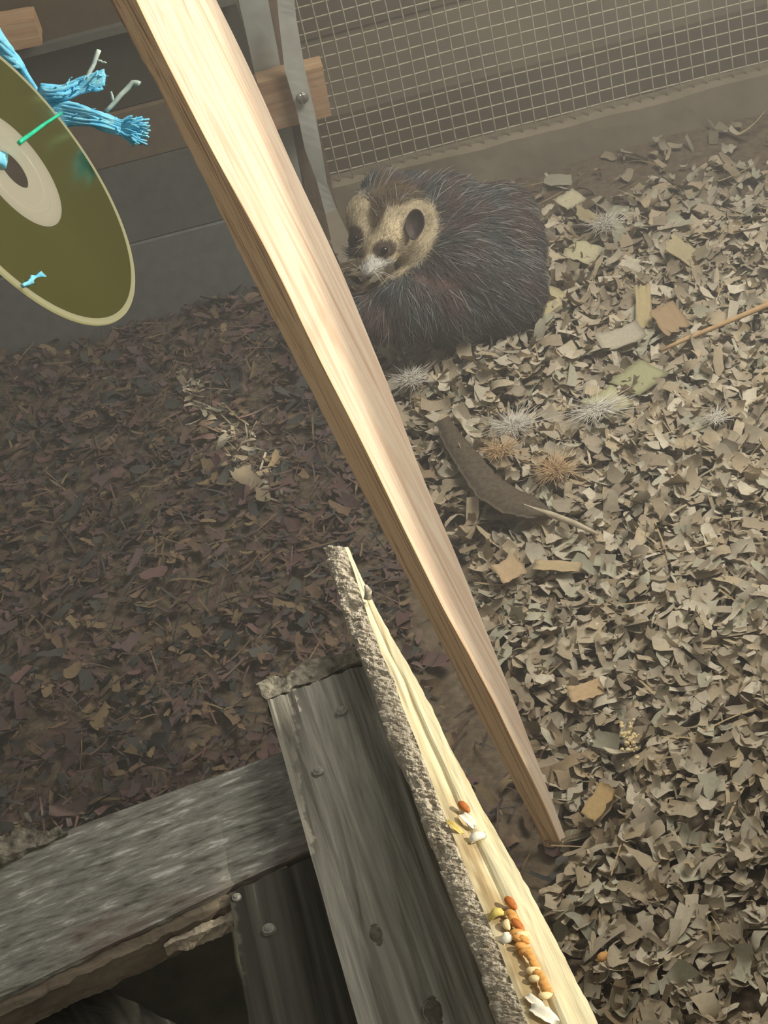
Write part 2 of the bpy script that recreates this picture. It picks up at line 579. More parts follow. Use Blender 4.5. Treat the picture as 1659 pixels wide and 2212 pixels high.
# ------------------------------------------------------------------ frame by the mesh
def make_frame():
    # brown post
    y = 2.32
    pl = [(548, -60), (556, 160), (590, 330), (650, 520), (742, 700)]
    pr = [(600, -60), (640, 160), (682, 330), (722, 500), (770, 668)]
    a, b = aty(548, -80, y), aty(606, -80, y)
    g0, g1 = aty(728, 690, y), aty(788, 690, y)
    g0.z = g1.z = -0.01
    c = [a, b, g1, g0, a + Vector((0, .03, 0)), b + Vector((0, .03, 0)), g1 + Vector((0, .03, 0)), g0 + Vector((0, .03, 0))]
    o = hexa('post', c, (40, 4, 2), M['brown_wood'], disp=rough(0.002, 30, 5))
    tag(o, 'brown rough wooden post standing behind the long pine board', 'post')
    # painted stile on the left
    yy = 2.300
    a, b = aty(509, -30, yy), aty(574, -30, yy)
    g0, g1 = aty(604, 420, yy), aty(655, 408, yy)
    t = Vector((0, .012, 0))
    o = hexa('stile', [a, b, g1, g0, a + t, b + t, g1 + t, g0 + t], (20, 4, 1), M['painted'], disp=rough(0.0008, 20, 9))
    tag(o, 'grey-green painted stile half hidden by the pine board, left of the metal strip', 'stile')
    # wooden block
    y0 = 2.262
    A, B, C_, D = aty(530, 186, y0), aty(697, 143, y0), aty(716, 250, y0), aty(560, 290, y0)
    t = Vector((0, .034, 0))
    o = hexa('wood_block', [A, B, C_, D, A + t, B + t, C_ + t, D + t], (8, 12, 3), M['block'], disp=rough(0.0008, 40, 2), xdir=B - A)
    tag(o, 'short raw pine block crossing behind the grey metal strip', 'wood block')
    # flashing strip: bent ribbon
    L = [(597, -20), (602, 40), (615, 152), (642, 243), (659, 324), (683, 388), (703, 462), (720, 540), (745, 590), (760, 610)]
    R = [(634, -20), (640, 40), (659, 152), (680, 243), (695, 324), (707, 398), (727, 452), (763, 530), (786, 580), (795, 602)]
    Z = [aty(600, 0, 2.25)] 
    def strip(name, i0, i1, mat, parent=None):
        v, f = [], []
        rows = []
        for i in range(i0, i1 + 1):
            (lx, ly), (rx, ry) = L[i], R[i]
            yv = 2.245 - 0.010 * max(0, i - 5) / 4
            bow = 0.004 * math.sin(i * 1.1)
            p, q = aty(lx, ly, yv), aty(rx, ry, yv + bow)
            rows.append((p, q))
        # densify
        dense = []
        for k in range(len(rows) - 1):
            for s in range(4):
                u = s / 4
                dense.append((rows[k][0].lerp(rows[k + 1][0], u), rows[k][1].lerp(rows[k + 1][1], u)))
        dense.append(rows[-1])
        for p, q in dense:
            b = Vector((0, 0.003, 0))
            v += [p, q, q + b, p + b]
        for k in range(len(dense) - 1):
            a = k * 4
            for s in range(4):
                f.append((a + s, a + (s + 1) % 4, a + 4 + (s + 1) % 4, a + 4 + s))
        f.append((0, 3, 2, 1))
        a = (len(dense) - 1) * 4
        f.append((a, a + 1, a + 2, a + 3))
        return mesh_obj(name, v, f, mat, parent, frame=Matrix.Translation(dense[-1][0]))
    s = strip('metal_strip', 0, 6, M['flashing'])
    tag(s, 'grey metal strip bolted upright over the pine block, bent at its lower end', 'metal strip')
    lower = strip('torn_flap', 6, 9, M['cardboard'], s)
    lower['label'] = 'tan flap at the lower end'
    # sliver hanging at the end of the flap
    v, f = tube_geo([at(761, 600, 2.72 / 1.02 - 0.25), at(765, 632, 2.40), at(770, 662, 2.40)], [0.0025, 0.002, 0.0004], 5)
    v, f = tube_geo([aty(760, 602, 2.233), aty(765, 632, 2.233), aty(770, 662, 2.233)], [0.0024, 0.0019, 0.0005], 5)
    sp = mesh_obj('splinter', v, f, M['quill'], s, True)
    # bolt
    cen = aty(653, 212, 2.238)
    bm = bmesh.new()
    bmesh.ops.create_uvsphere(bm, u_segments=20, v_segments=10, radius=0.0085)
    for vv in bm.verts:
        vv.co.y *= 0.45
        if abs(vv.co.x) < 0.0018 and vv.co.y < -0.002:
            vv.co.y += 0.0012
    me = bpy.data.meshes.new('bolt')
    bm.to_mesh(me)
    bm.free()
    me.materials.append(M['metal'])
    bo = bpy.data.objects.new('bolt', me)
    COL.objects.link(bo)
    bo.location = cen
    bo.parent = s
    bo.matrix_parent_inverse = s.matrix_world.inverted()
    bo['label'] = 'round bolt head'
make_frame()

# pale block end on the upper left wall
def make_small_block():
    y0 = Y_LEFT - 0.045
    A, B, C_, D = aty(-30, 60, y0), aty(74, 44, y0), aty(92, 96, y0), aty(-30, 122, y0)
    t = Vector((0, .045, 0))
    o = hexa('wood_block', [A, B, C_, D, A + t, B + t, C_ + t, D + t], (4, 6, 3), M['block'], disp=rough(0.001, 40, 2), xdir=B - A)
    tag(o, 'pale sawn wood block fixed to the dark planks above the hanging disc', 'wood block')
make_small_block()

# ------------------------------------------------------------------ long pine board
def make_pine():
    A = [(243, 0), (337, 169), (440, 375), (506, 506), (528, 557), (560, 621), (626, 740), (780, 1046), (960, 1390), (1000, 1474), (1071, 1605), (1142, 1741), (1189, 1847)]
    B = [(297, 0), (350, 112), (440, 287), (507, 412), (558, 500), (629, 641), (673, 740), (780, 945), (897, 1189), (1003, 1400), (1039, 1450), (1075, 1531), (1142, 1664), (1193, 1765), (1222, 1843)]
    Cc = [(464, 0), (540, 152), (595, 280), (659, 425), (720, 547), (774, 678), (798, 740), (860, 887), (912, 1040), (987, 1205), (1061, 1400), (1085, 1450), (1130, 1572), (1169, 1670), (1195, 1735), (1212, 1788), (1236, 1851)]
    zf = (ath(1215, 1850, -0.01) - CAM).dot(cF)
    zt = 1.50
    n = 150
    rows = []
    for i in range(n + 1):
        t = i / n
        py = -130 + (1851 + 130) * t
        z = zt + (zf - zt) * max(0.0, (py + 60) / 1911)
        xa, xb, xc = [sum(edge(E, py + k) for k in (-90, -60, -30, 0, 30, 60, 90)) / 7 for E in (A, B, Cc)]
        # perpendicular cut: shift rows a little along the board
        rag = 2.6 * noise.noise(Vector((py * 0.035, 0.3, 0.0))) + 1.6 * noise.noise(Vector((py * 0.12, 4.3, 0)))
        pa = at(xa + rag, py + 6, z + 0.010)
        pb = at(xb, py, z)
        wpx = max(xc - xb, 4)
        dz = 0.85 * wpx * z / F
        pc = at(xc, py - 6 * min(1, wpx / 40), z + dz)
        rows.append((pa, pb, pc))
    def build(name, side, mat, parent=None):
        v, f = [], []
        m_ = 8
        for pa, pb, pc in rows:
            back = (pa - pb) + (pc - pb)
            if side == 'face':      # wide face, right edge, rear
                ring = [pb.lerp(pc, k / m_) for k in range(m_ + 1)]
                ring += [pc + (pa - pb) * 0.98, pb + (pa - pb) * 0.98]
            v += ring
        L = len(ring)
        for i in range(len(rows) - 1):
            for k in range(L):
                f.append((i * L + k, i * L + (k + 1) % L, (i + 1) * L + (k + 1) % L, (i + 1) * L + k))
        f.append(tuple(range(L))[::-1])
        f.append(tuple((len(rows) - 1) * L + k for k in range(L)))
        d = rows[0][1] - rows[-1][1]
        nrm = (rows[0][2] - rows[0][1]).cross(d)
        fr = frame_from(rows[-1][1], d, nrm)
        o = mesh_obj(name, v, f, mat, parent, frame=fr)
        return o
    o = build('pine_board', 'face', M['pine'])
    # sawn edge with dark grain bands: its own skin on the narrow side
    v, f = [], []
    m_ = 5
    for pa, pb, pc in rows:
        d = (pa - pb)
        nrm_out = (pb - pc)
        if nrm_out.length < 1e-5:
            nrm_out = Vector((0, -1, 0))
        off = nrm_out.normalized() * 0.0012
        for k in range(m_ + 1):
            v.append(pb + d * (k / m_) + off)
        for k in range(m_ + 1):
            v.append(pb + d * (1 - k / m_))
    L = 2 * (m_ + 1)
    for i in range(len(rows) - 1):
        for k in range(L):
            f.append((i * L + k, i * L + (k + 1) % L, (i + 1) * L + (k + 1) % L, (i + 1) * L + k))
    f.append(tuple(range(L))[::-1])
    f.append(tuple((len(rows) - 1) * L + k for k in range(L)))
    dd = rows[0][1] - rows[-1][1]
    fr = frame_from(rows[-1][1], dd, (rows[0][2] - rows[0][1]).cross(dd))
    e = mesh_obj('sawn_edge', v, f, M['pine_edge'], o, frame=fr)
    e['label'] = 'brown sawn edge with dark grain bands'
    for ob in (o, e):
        bm = bmesh.new()
        bm.from_mesh(ob.data)
        bmesh.ops.recalc_face_normals(bm, faces=bm.faces)
        bm.to_mesh(ob.data)
        bm.free()
    tag(o, 'long fresh pine board leaning across the picture, its tapered foot in the shavings', 'board')
make_pine()

# ------------------------------------------------------------------ weathered timbers in the foreground
def grooved(amp, s, seed, ax):
    ax = Vector(ax).normalized()
    def f(p, u, v, w, cen):
        a = p.dot(ax)
        q = p - ax * a + ax * (a * 0.06)
        n1 = fbm(q, s, seed, 3)
        edge_f = 1.6 if (v < 0.02 or v > 0.98) else 1.0
        return p + Vector((0.3 * n1, 0.3 * n1, n1)) * amp * edge_f
    return f

def nail(parent, px, py, h, r):
    c = ath(px, py, h)
    bm = bmesh.new()
    bmesh.ops.create_cone(bm, cap_ends=True, segments=20, radius1=r, radius2=r * 0.82, depth=0.003)
    bmesh.ops.create_cone(bm, cap_ends=True, segments=20, radius1=r * 0.7, radius2=r * 0.35, depth=0.0012, matrix=Matrix.Translation((0, 0, 0.002)))
    me = bpy.data.meshes.new('nail_head')
    bm.to_mesh(me)
    bm.free()
    me.materials.append(M['nail'])
    o = bpy.data.objects.new('nail_head', me)
    COL.objects.link(o)
    o.location = c
    o.parent = parent
    o.matrix_parent_inverse = parent.matrix_world.inverted()
    return o

HP = 0.40
def make_timbers():
    bpy.context.view_layer.update()
    top = [ath(578, 1512, HP), ath(792, 1432, HP), ath(1115, 2300, HP), ath(797, 2300, HP)]
    ax = top[3] - top[0]
    o = hexa('weathered_plank', slab_corners(top, 0.034), (220, 40, 5), M['grey_wood'], disp=grooved(0.0016, 170, 2.0, ax))
    tag(o, 'wide weathered grey plank lying under the bark-edged slab, with nail heads along it', 'plank')
    bpy.context.view_layer.update()
    for px, py in ((738, 1537), (688, 1667)):
        nail(o, px, py, HP + 0.001, 0.0050)
    # knots
    for px, py, r in ((812, 2020, 0.0075), (938, 2186, 0.010)):
        c = ath(px, py, HP - 0.0006)
        v, f = [], []
        nr, ns = 8, 28
        for i in range(nr + 1):
            q = i / nr
            for k in range(ns):
                a = 2 * math.pi * k / ns
                rr = r * q * (1 + .12 * noise.noise(Vector((math.cos(a) * 1.5, math.sin(a) * 1.5, px))))
                v.append(c + Vector((rr * math.cos(a) * 0.8, rr * math.sin(a) * 1.2, 0.0022 * (1 - q ** 4) - 0.0012 * math.exp(-((q - .72) / .1) ** 2))))
        for i in range(nr):
            for k in range(ns):
                f.append((i * ns + k, i * ns + (k + 1) % ns, (i + 1) * ns + (k + 1) % ns, (i + 1) * ns + k))
        mesh_obj('knot', v, f, M['knot'], o, True)
    # rough batten across its far end
    q = [ath(556, 1478, HP), ath(770, 1392, HP), ath(786, 1426, HP), ath(574, 1510, HP)]
    b = hexa('batten', slab_corners(q, 0.03), (14, 60, 5), M['batten'], disp=rough(0.0042, 60, 8), xdir=q[1] - q[0])
    tag(b, 'rough charred-looking batten end across the far end of the weathered grey plank', 'batten')
    # grey rail on the left
    h = HP - 0.036
    q = [ath(-500, 2032, h), ath(662, 1604, h), ath(690, 1826, h), ath(-500, 2391, h)]
    ax = q[1] - q[0]
    r = hexa('rail', slab_corners(q, 0.026), (40, 320, 5), M['grey_rail'], disp=grooved(0.0014, 120, 5.0, ax), xdir=ax)
    tag(r, 'broad grey weathered rail running in from the left under the grey plank', 'rail')
    bpy.context.view_layer.update()
    # brown near edge of the rail
    e0, e1 = q[3], q[2].lerp(q[3], 0.065)
    nrm = Vector((ax.y, -ax.x, 0)).normalized()
    if nrm.y > 0:
        nrm = -nrm
    ed = [e0, e1, e1 + nrm * 0.010, e0 + nrm * 0.012]
    ed = [p - Vector((0, 0, 0.004)) for p in ed]
    e = hexa('split_edge', slab_corners(ed, 0.022), (5, 120, 4), M['rail_edge'], r, disp=rough(0.0020, 90, 4), xdir=ax)
    e['label'] = 'brown splintered lower edge'
    p0, p1 = q[2].lerp(q[3], 0.165) + nrm * 0.011, q[2].lerp(q[3], 0.31) + nrm * 0.012
    sp = [p0, p1, p1 + nrm * 0.002, p0 + nrm * 0.009]
    sp = [p - Vector((0, 0, 0.008)) for p in sp]
    e2 = hexa('splinter', slab_corners(sp, 0.012), (6, 50, 3), M['split_pale'], r, disp=rough(0.0022, 110, 19), xdir=ax)
    e2['label'] = 'pale freshly split splinter'
    # dark plank tucked under the crossing
    q = [ath(494, 1932, h), ath(700, 1838, h), ath(830, 2300, h), ath(556, 2300, h)]
    d = hexa('dark_plank', slab_corners(q, 0.030), (80, 20, 4), M['dark_wood'], disp=grooved(0.0012, 120, 9.0, q[3] - q[0]))
    tag(d, 'dark grey plank in deep shade below the rail, left of the wide grey plank', 'plank')
    bpy.context.view_layer.update()
    nail(d, 581, 2008, h + 0.001, 0.0050)
    nail(d, 512, 1940, h + 0.0005, 0.0038)
    # added dark panel standing in for the shade in the gap
    hd = 0.27
    q = [ath(150, 1900, hd), ath(640, 1850, hd), ath(760, 2300, hd), ath(180, 2330, hd)]
    db = hexa('shade_panel', slab_corners(q, 0.03), (20, 20, 2), M['shade_fill'], disp=rough(0.0012, 30, 6))
    tag(db, 'added dark panel painting the shade in the gap between the rail and the dark grey plank', 'board')
    # low board at the bottom edge
    hl = 0.315
    q = [ath(-80, 2080, hl), ath(206, 2122, hl), ath(500, 2272, hl), ath(-80, 2420, hl)]
    lo = hexa('low_board', slab_corners(q, 0.03), (30, 12, 3), M['dark_wood'], disp=rough(0.0015, 40, 6))
    tag(lo, 'brown-grey board end low down below the rail at the bottom edge', 'board')
    # wood chunk resting at the rail's far edge
    h2 = h - 0.004
    q = [ath(-40, 1800, h2 + .012), ath(132, 1783, h2 + .008), ath(150, 1803, h2 + .004), ath(-40, 1866, h2 + .012)]
    k = hexa('wood_chunk', slab_corners(q, 0.022), (8, 26, 5), M['batten'], disp=rough(0.005, 55, 14), xdir=q[1] - q[0])
    tag(k, 'knobbly grey piece of wood lying along the far edge of the rail at far left', 'wood chunk')
make_timbers()

# ------------------------------------------------------------------ split slab with bark
def slab_h(py):
    return 0.4275 + 0.045 * (py - 1182) / (2300 - 1182)

def make_slab():
    BL = [(701, 1191), (736, 1291), (763, 1381), (790, 1441), (817, 1526), (844, 1604), (861, 1640), (898, 1731), (942, 1858), (998, 1982), (1038, 2089), (1073, 2197)]
    BT = [(745, 1182), (763, 1230), (799, 1345), (823, 1411), (850, 1465), (868, 1523), (902, 1607), (950, 1735), (966, 1771), (1010, 1886), (1077, 2045), (1137, 2205)]
    RE = [(750, 1178), (793, 1273), (811, 1312), (859, 1396), (902, 1471), (923, 1511), (970, 1608), (998, 1660), (1042, 1747), (1117, 1874), (1177, 1986), (1237, 2101), (1284, 2197)]
    n = 170
    rows = []
    for i in range(n + 1):
        py = 1182 + (2300 - 1182) * i / n
        t = i / n
        h = slab_h(py)
        hb = h - 0.003
        pl = ath(edge(BL, py), py, hb)
        pt = ath(edge(BT, py), py, h)
        pr = ath(edge(RE, py), py, h - 0.001)
        rows.append((pl, pt, pr))
    d = rows[-1][1] - rows[0][1]
    nb = 14
    # main slab: top face with a shallow crack, right side, underside
    sc = []
    v, f = [], []
    for i, (pl, pt, pr) in enumerate(rows):
        t = i / n
        wd = (pr - pt)
        ring = []
        for k in range(nb + 1):
            s = k / nb
            p = pt + wd * s
            crack = -0.0022 * math.exp(-((s - 0.40) / 0.10) ** 2) * min(1, t * 3)
            gn = noise.noise(Vector((s * wd.length * 160, t * 9, 3))) + 0.5 * noise.noise(Vector((s * wd.length * 420, t * 22, 8)))
            p = p + Vector((0, 0, crack + 0.0006 * gn))
            if k == nb:
                p = p + wd.normalized() * (0.0010 * noise.noise(Vector((t * 14, 2, 0))) + 0.0007 * noise.noise(Vector((t * 60, 5, 0))))
            st = noise.noise(Vector((s * 3, t * 12, 4))) * .25 + noise.noise(Vector((s * 14, t * 30, 1))) * .25
            dirty = max(0, min(1, (t - .38) * 5)) * max(0, min(1, 1.4 - abs(s - .22) * 5 + st * 2.2))
            sc.append(Vector((1, 1, 1)).lerp(Vector((.46, .37, .29)), min(.9, dirty)))
            ring.append(p)
        low = Vector((0, 0, -0.037))
        ring.append(pr + low)
        ring.append(pt + low)
        ring.append(pt + Vector((0, 0, -0.011)))
        sc += [Vector((1, 1, 1))] * 3
        v += ring
    L = len(ring)
    for i in range(n):
        for k in range(L):
            f.append((i * L + k, i * L + (k + 1) % L, (i + 1) * L + (k + 1) % L, (i + 1) * L + k))
    f.append(tuple(range(L))[::-1])
    f.append(tuple(n * L + k for k in range(L)))
    fr = frame_from(rows[n // 2][0], d, (0, 0, 1))
    o = mesh_obj('split_slab', v, f, M['split'], cols=sc, frame=fr)
    tag(o, 'pale split wooden slab with a rough bark edge lying over the grey plank', 'slab')
    bpy.context.view_layer.update()
    # bark edge
    v, f = [], []
    nk = 14
    m2 = 5
    dense = []
    for i in range(n):
        for s in range(m2):
            u = s / m2
            dense.append([rows[i][j].lerp(rows[i + 1][j], u) for j in range(3)])
    dense.append(list(rows[-1]))
    for i, (pl, pt, pr) in enumerate(dense):
        out = (pl - pt)
        side = Vector((out.x, out.y, 0)).normalized() if out.length > 1e-5 else Vector((-1, 0, 0))
        nrm = (side * 0.3 + Vector((0, 0, 0.95)))
        ring = []
        for k in range(nk + 1):
            s = k / nk
            p = pt.lerp(pl, s)
            q = Vector((i * 0.0013, s * (pl - pt).length * 1.1, 0.3))
            a = 0.0022 * fbm(q, 60, 1, 4) + 0.0014 * fbm(q, 190, 5, 3) + 0.0007 * fbm(q, 420, 9, 2)
            a += 0.0016 * math.sin(math.pi * s)
            cr = noise.noise(Vector((i * 0.035, s * 1.5, 9)))
            if cr > 0.35:
                a -= 0.004 * (cr - 0.35) * 3
            ring.append(p + nrm * a * (0.35 if k == 0 else 1) + (side * 0.0028 * fbm(q, 65, 17) if k > nk - 3 else Vector()))
        ring.append(ring[-1] + Vector((0, 0, -0.026)) - side * 0.002)
        ring.append(pt + Vector((0, 0, -0.034)))
        v += ring
    L = len(ring)
    for i in range(len(dense) - 1):
        for k in range(L):
            f.append((i * L + k, i * L + (k + 1) % L, (i + 1) * L + (k + 1) % L, (i + 1) * L + k))
    f.append(tuple(range(L))[::-1])
    f.append(tuple((len(dense) - 1) * L + k for k in range(L)))
    bk = mesh_obj('bark', v, f, M['bark'], o, frame=fr)
    bk['label'] = 'rough grey bark edge'
    # small knot stub on the right edge near the tip
    base = ath(794, 1294, 0.436)
    v, f = tube_geo([base, base + Vector((0.002, 0.002, 0.005)), base + Vector((0.001, 0.006, 0.008))], [0.003, 0.0028, 0.0012], 8)
    mesh_obj('knot', v, f, M['bark'], o, True)
    for ob in (o, bk):
        bm = bmesh.new()
        bm.from_mesh(ob.data)
        bmesh.ops.recalc_face_normals(bm, faces=bm.faces)
        bm.to_mesh(ob.data)
        bm.free()
    return o
make_slab()


# ------------------------------------------------------------------ feed in the crack of the slab
def grain_mesh(name, length, wid, mat, bend=0.0):
    bm = bmesh.new()
    bmesh.ops.create_uvsphere(bm, u_segments=14, v_segments=9, radius=1.0)
    for v in bm.verts:
        x, y, z = v.co.z, v.co.x, v.co.y
        tap = 1 - 0.22 * x
        v.co = Vector((x * length / 2, y * wid / 2 * tap + bend * (x * x), z * wid / 2 * tap * 0.85))
        if z > 0.6 and abs(y) < 0.3:
            v.co.z -= wid * 0.06
    me = bpy.data.meshes.new(name)
    bm.to_mesh(me)
    bm.free()
    me.materials.append(mat)
    me.polygons.foreach_set('use_smooth', [True] * len(me.polygons))
    return me

def make_grains():
    me_o = grain_mesh('orange_grain', 0.0084, 0.0046, M['grain_orange'])
    me_b = grain_mesh('brown_grain', 0.0105, 0.0052, M['grain_brown'])
    me_p = grain_mesh('pale_grain', 0.0080, 0.0046, M['grain_pale'], 0.0008)
    G = 'feed grains along the crack of the slab'
    lo = 'plump orange feed grain in the row along the crack of the pale slab'
    lp = 'pale cream feed grain beside the orange row on the slab'
    spots = [
        (me_b, 1104, 1951, 75, 'long brown grain at the far end of the orange row on the slab'),
        (me_o, 1105, 1974, 60, lo), (me_o, 1112, 1985, 50, lo), (me_b, 1119, 1998, 70, 'brown grain third from the far end of the row'),
        (me_p, 1094, 1999, 100, 'single pale upright grain standing apart left of the row'),
        (me_o, 1116, 2014, 20, lo), (me_o, 1121, 2028, 55, lo), (me_o, 1132, 2030, 60, lo), (me_p, 1129, 2020, 10, lp),
        (me_o, 1128, 2044, 30, lo), (me_o, 1136, 2054, 15, lo), (me_o, 1143, 2062, 60, lo), (me_o, 1150, 2072, 70, lo), (me_o, 1156, 2085, 65, lo),
        (me_p, 1152, 2097, 20, lp), (me_o, 1163, 2103, 60, lo), (me_p, 1157, 2114, 25, lp), (me_o, 1170, 2112, 70, lo),
        (me_o, 1176, 2127, 65, lo), (me_o, 1181, 2138, 60, lo), (me_p, 1179, 2151, 10, 'pale grain at the near end of the orange row'),
        (me_b, 1003, 1743, 70, 'lone reddish brown grain high up on the slab, far from the row'),
    ]
    for me, px, py, ang, lab in spots:
        o = bpy.data.objects.new(me.name, me)
        COL.objects.link(o)
        o.location = ath(px, py, slab_h(py) + 0.0022)
        o.rotation_euler = (rng.uniform(-.3, .3), rng.uniform(-.2, .2), math.radians(-ang + 10))
        tag(o, lab, 'grain', G)
    def flake(name, px, py, L, Wd, ang, mat, lab, dz=0.003, curl=0.002):
        v, f = [], []
        nx, ny = 6, 3
        for k in (0, 1):
            for i in range(nx + 1):
                for j in range(ny + 1):
                    u, w = i / nx - .5, j / ny - .5
                    jag = 0.25 * noise.noise(Vector((u * 5 + px, w * 5, py * .1)))
                    v.append(Vector((u * L * (1 + jag), w * Wd * (1 - abs(u) * .6 + jag), curl * (1 - 4 * u * u) * 1.0 + jag * .001 - k * 0.0007)))
        S = (nx + 1) * (ny + 1)
        for i in range(nx):
            for j in range(ny):
                a = i * (ny + 1) + j
                f.append((a, a + ny + 1, a + ny + 2, a + 1))
                f.append((S + a, S + a + 1, S + a + ny + 2, S + a + ny + 1))
        for i in range(nx):
            for j in (0, ny):
                a = i * (ny + 1) + j
                f.append((a, a + ny + 1, S + a + ny + 1, S + a))
        for j in range(ny):
            for i in (0, nx):
                a = i * (ny + 1) + j
                f.append((a, a + 1, S + a + 1, S + a))
        o = mesh_obj(name, v, f, mat, None, True)
        o.location = ath(px, py, slab_h(py) + dz - 0.002)
        o.rotation_euler = (0.1, 0.1, math.radians(ang))
        return tag(o, lab, 'flake')
    flake('white_flake', 1177, 2192, .017, .007, -50, M['flake_white'], 'largest white flake on the slab at the bottom edge')
    flake('white_flake', 1157, 2166, .014, .005, -60, M['flake_white'], 'narrow white flake just behind the largest white flake on the slab')
    flake('white_flake', 1097, 2027, .008, .007, 20, M['flake_white'], 'small square white flake below the lone pale grain on the slab')
    flake('white_flake', 1033, 1809, .010, .006, 10, M['flake_white'], 'small white flake high on the slab beside the lone brown grain')
    flake('white_flake', 1012, 1772, .013, .005, -65, M['flake_white'], 'pale elongated flake just below the lone reddish brown grain')
    flake('seed_husk', 982, 1787, .014, .003, -60, M['husk'], 'thin yellow husk sliver at the bark edge of the slab')
    flake('seed_husk', 1074, 1978, .010, .006, 10, M['husk'], 'curled yellow-green husk left of the grain row on the slab', curl=0.004)
make_grains()

# ------------------------------------------------------------------ hanging disc and blue twine
def make_disc():
    cx, cy, z, th, t = 28.8, 365.6, 0.613, 0.641, 1.1566
    c = at(cx, cy, z)
    tc = (CAM - c).normalized()
    minor = cR * math.cos(th) + cU * math.sin(th)
    minor = (minor - tc * minor.dot(tc)).normalized()
    major = tc.cross(minor).normalized()
    nrm = (tc * math.cos(t) + minor * math.sin(t)).normalized()
    fr = frame_from(c, major, nrm)
    root = empty('compact_disc', (0, 0, 0))
    root.matrix_world = fr
    bpy.context.view_layer.update()
    tag(root, 'olive-gold compact disc hanging on blue twine at the left edge', 'disc')
    def ringm(name, prof, mat, seg=128):
        v, f = [], []
        for k in range(seg):
            an = 2 * math.pi * k / seg
            for r, h in prof:
                v.append((r * math.cos(an), r * math.sin(an), h))
        L = len(prof)
        for k in range(seg):
            k2 = (k + 1) % seg
            for j in range(L):
                j2 = (j + 1) % L
                f.append((k * L + j, k2 * L + j, k2 * L + j2, k * L + j2))
        me = bpy.data.meshes.new(name)
        me.from_pydata(v, [], f)
        bm = bmesh.new()
        bm.from_mesh(me)
        bmesh.ops.recalc_face_normals(bm, faces=bm.faces)
        bm.to_mesh(me)
        bm.free()
        me.materials.append(mat)
        o = bpy.data.objects.new(name, me)
        COL.objects.link(o)
        o.parent = root
        return o
    d = ringm('data_band', [(0.0225, 0.0006), (0.0577, 0.0006), (0.0577, -0.0006), (0.0225, -0.0006)], M['disc'])
    hb = ringm('hub', [(0.0075, 0.0005), (0.0135, 0.0005), (0.014, 0.0008), (0.017, 0.0008), (0.0175, 0.0005), (0.0225, 0.0006), (0.0225, -0.0006), (0.0075, -0.0005)], M['disc_hub'])
    hb['label'] = 'clear whitish hub ring'
    rm = ringm('rim', [(0.0577, 0.0006), (0.0598, 0.0006), (0.060, 0.0003), (0.060, -0.0003), (0.0598, -0.0006), (0.0577, -0.0006)], M['disc_rim'])
    rm['label'] = 'bright clear outer rim'
    return c, z, nrm
DISC_C, DISC_Z, DISC_N = make_disc()

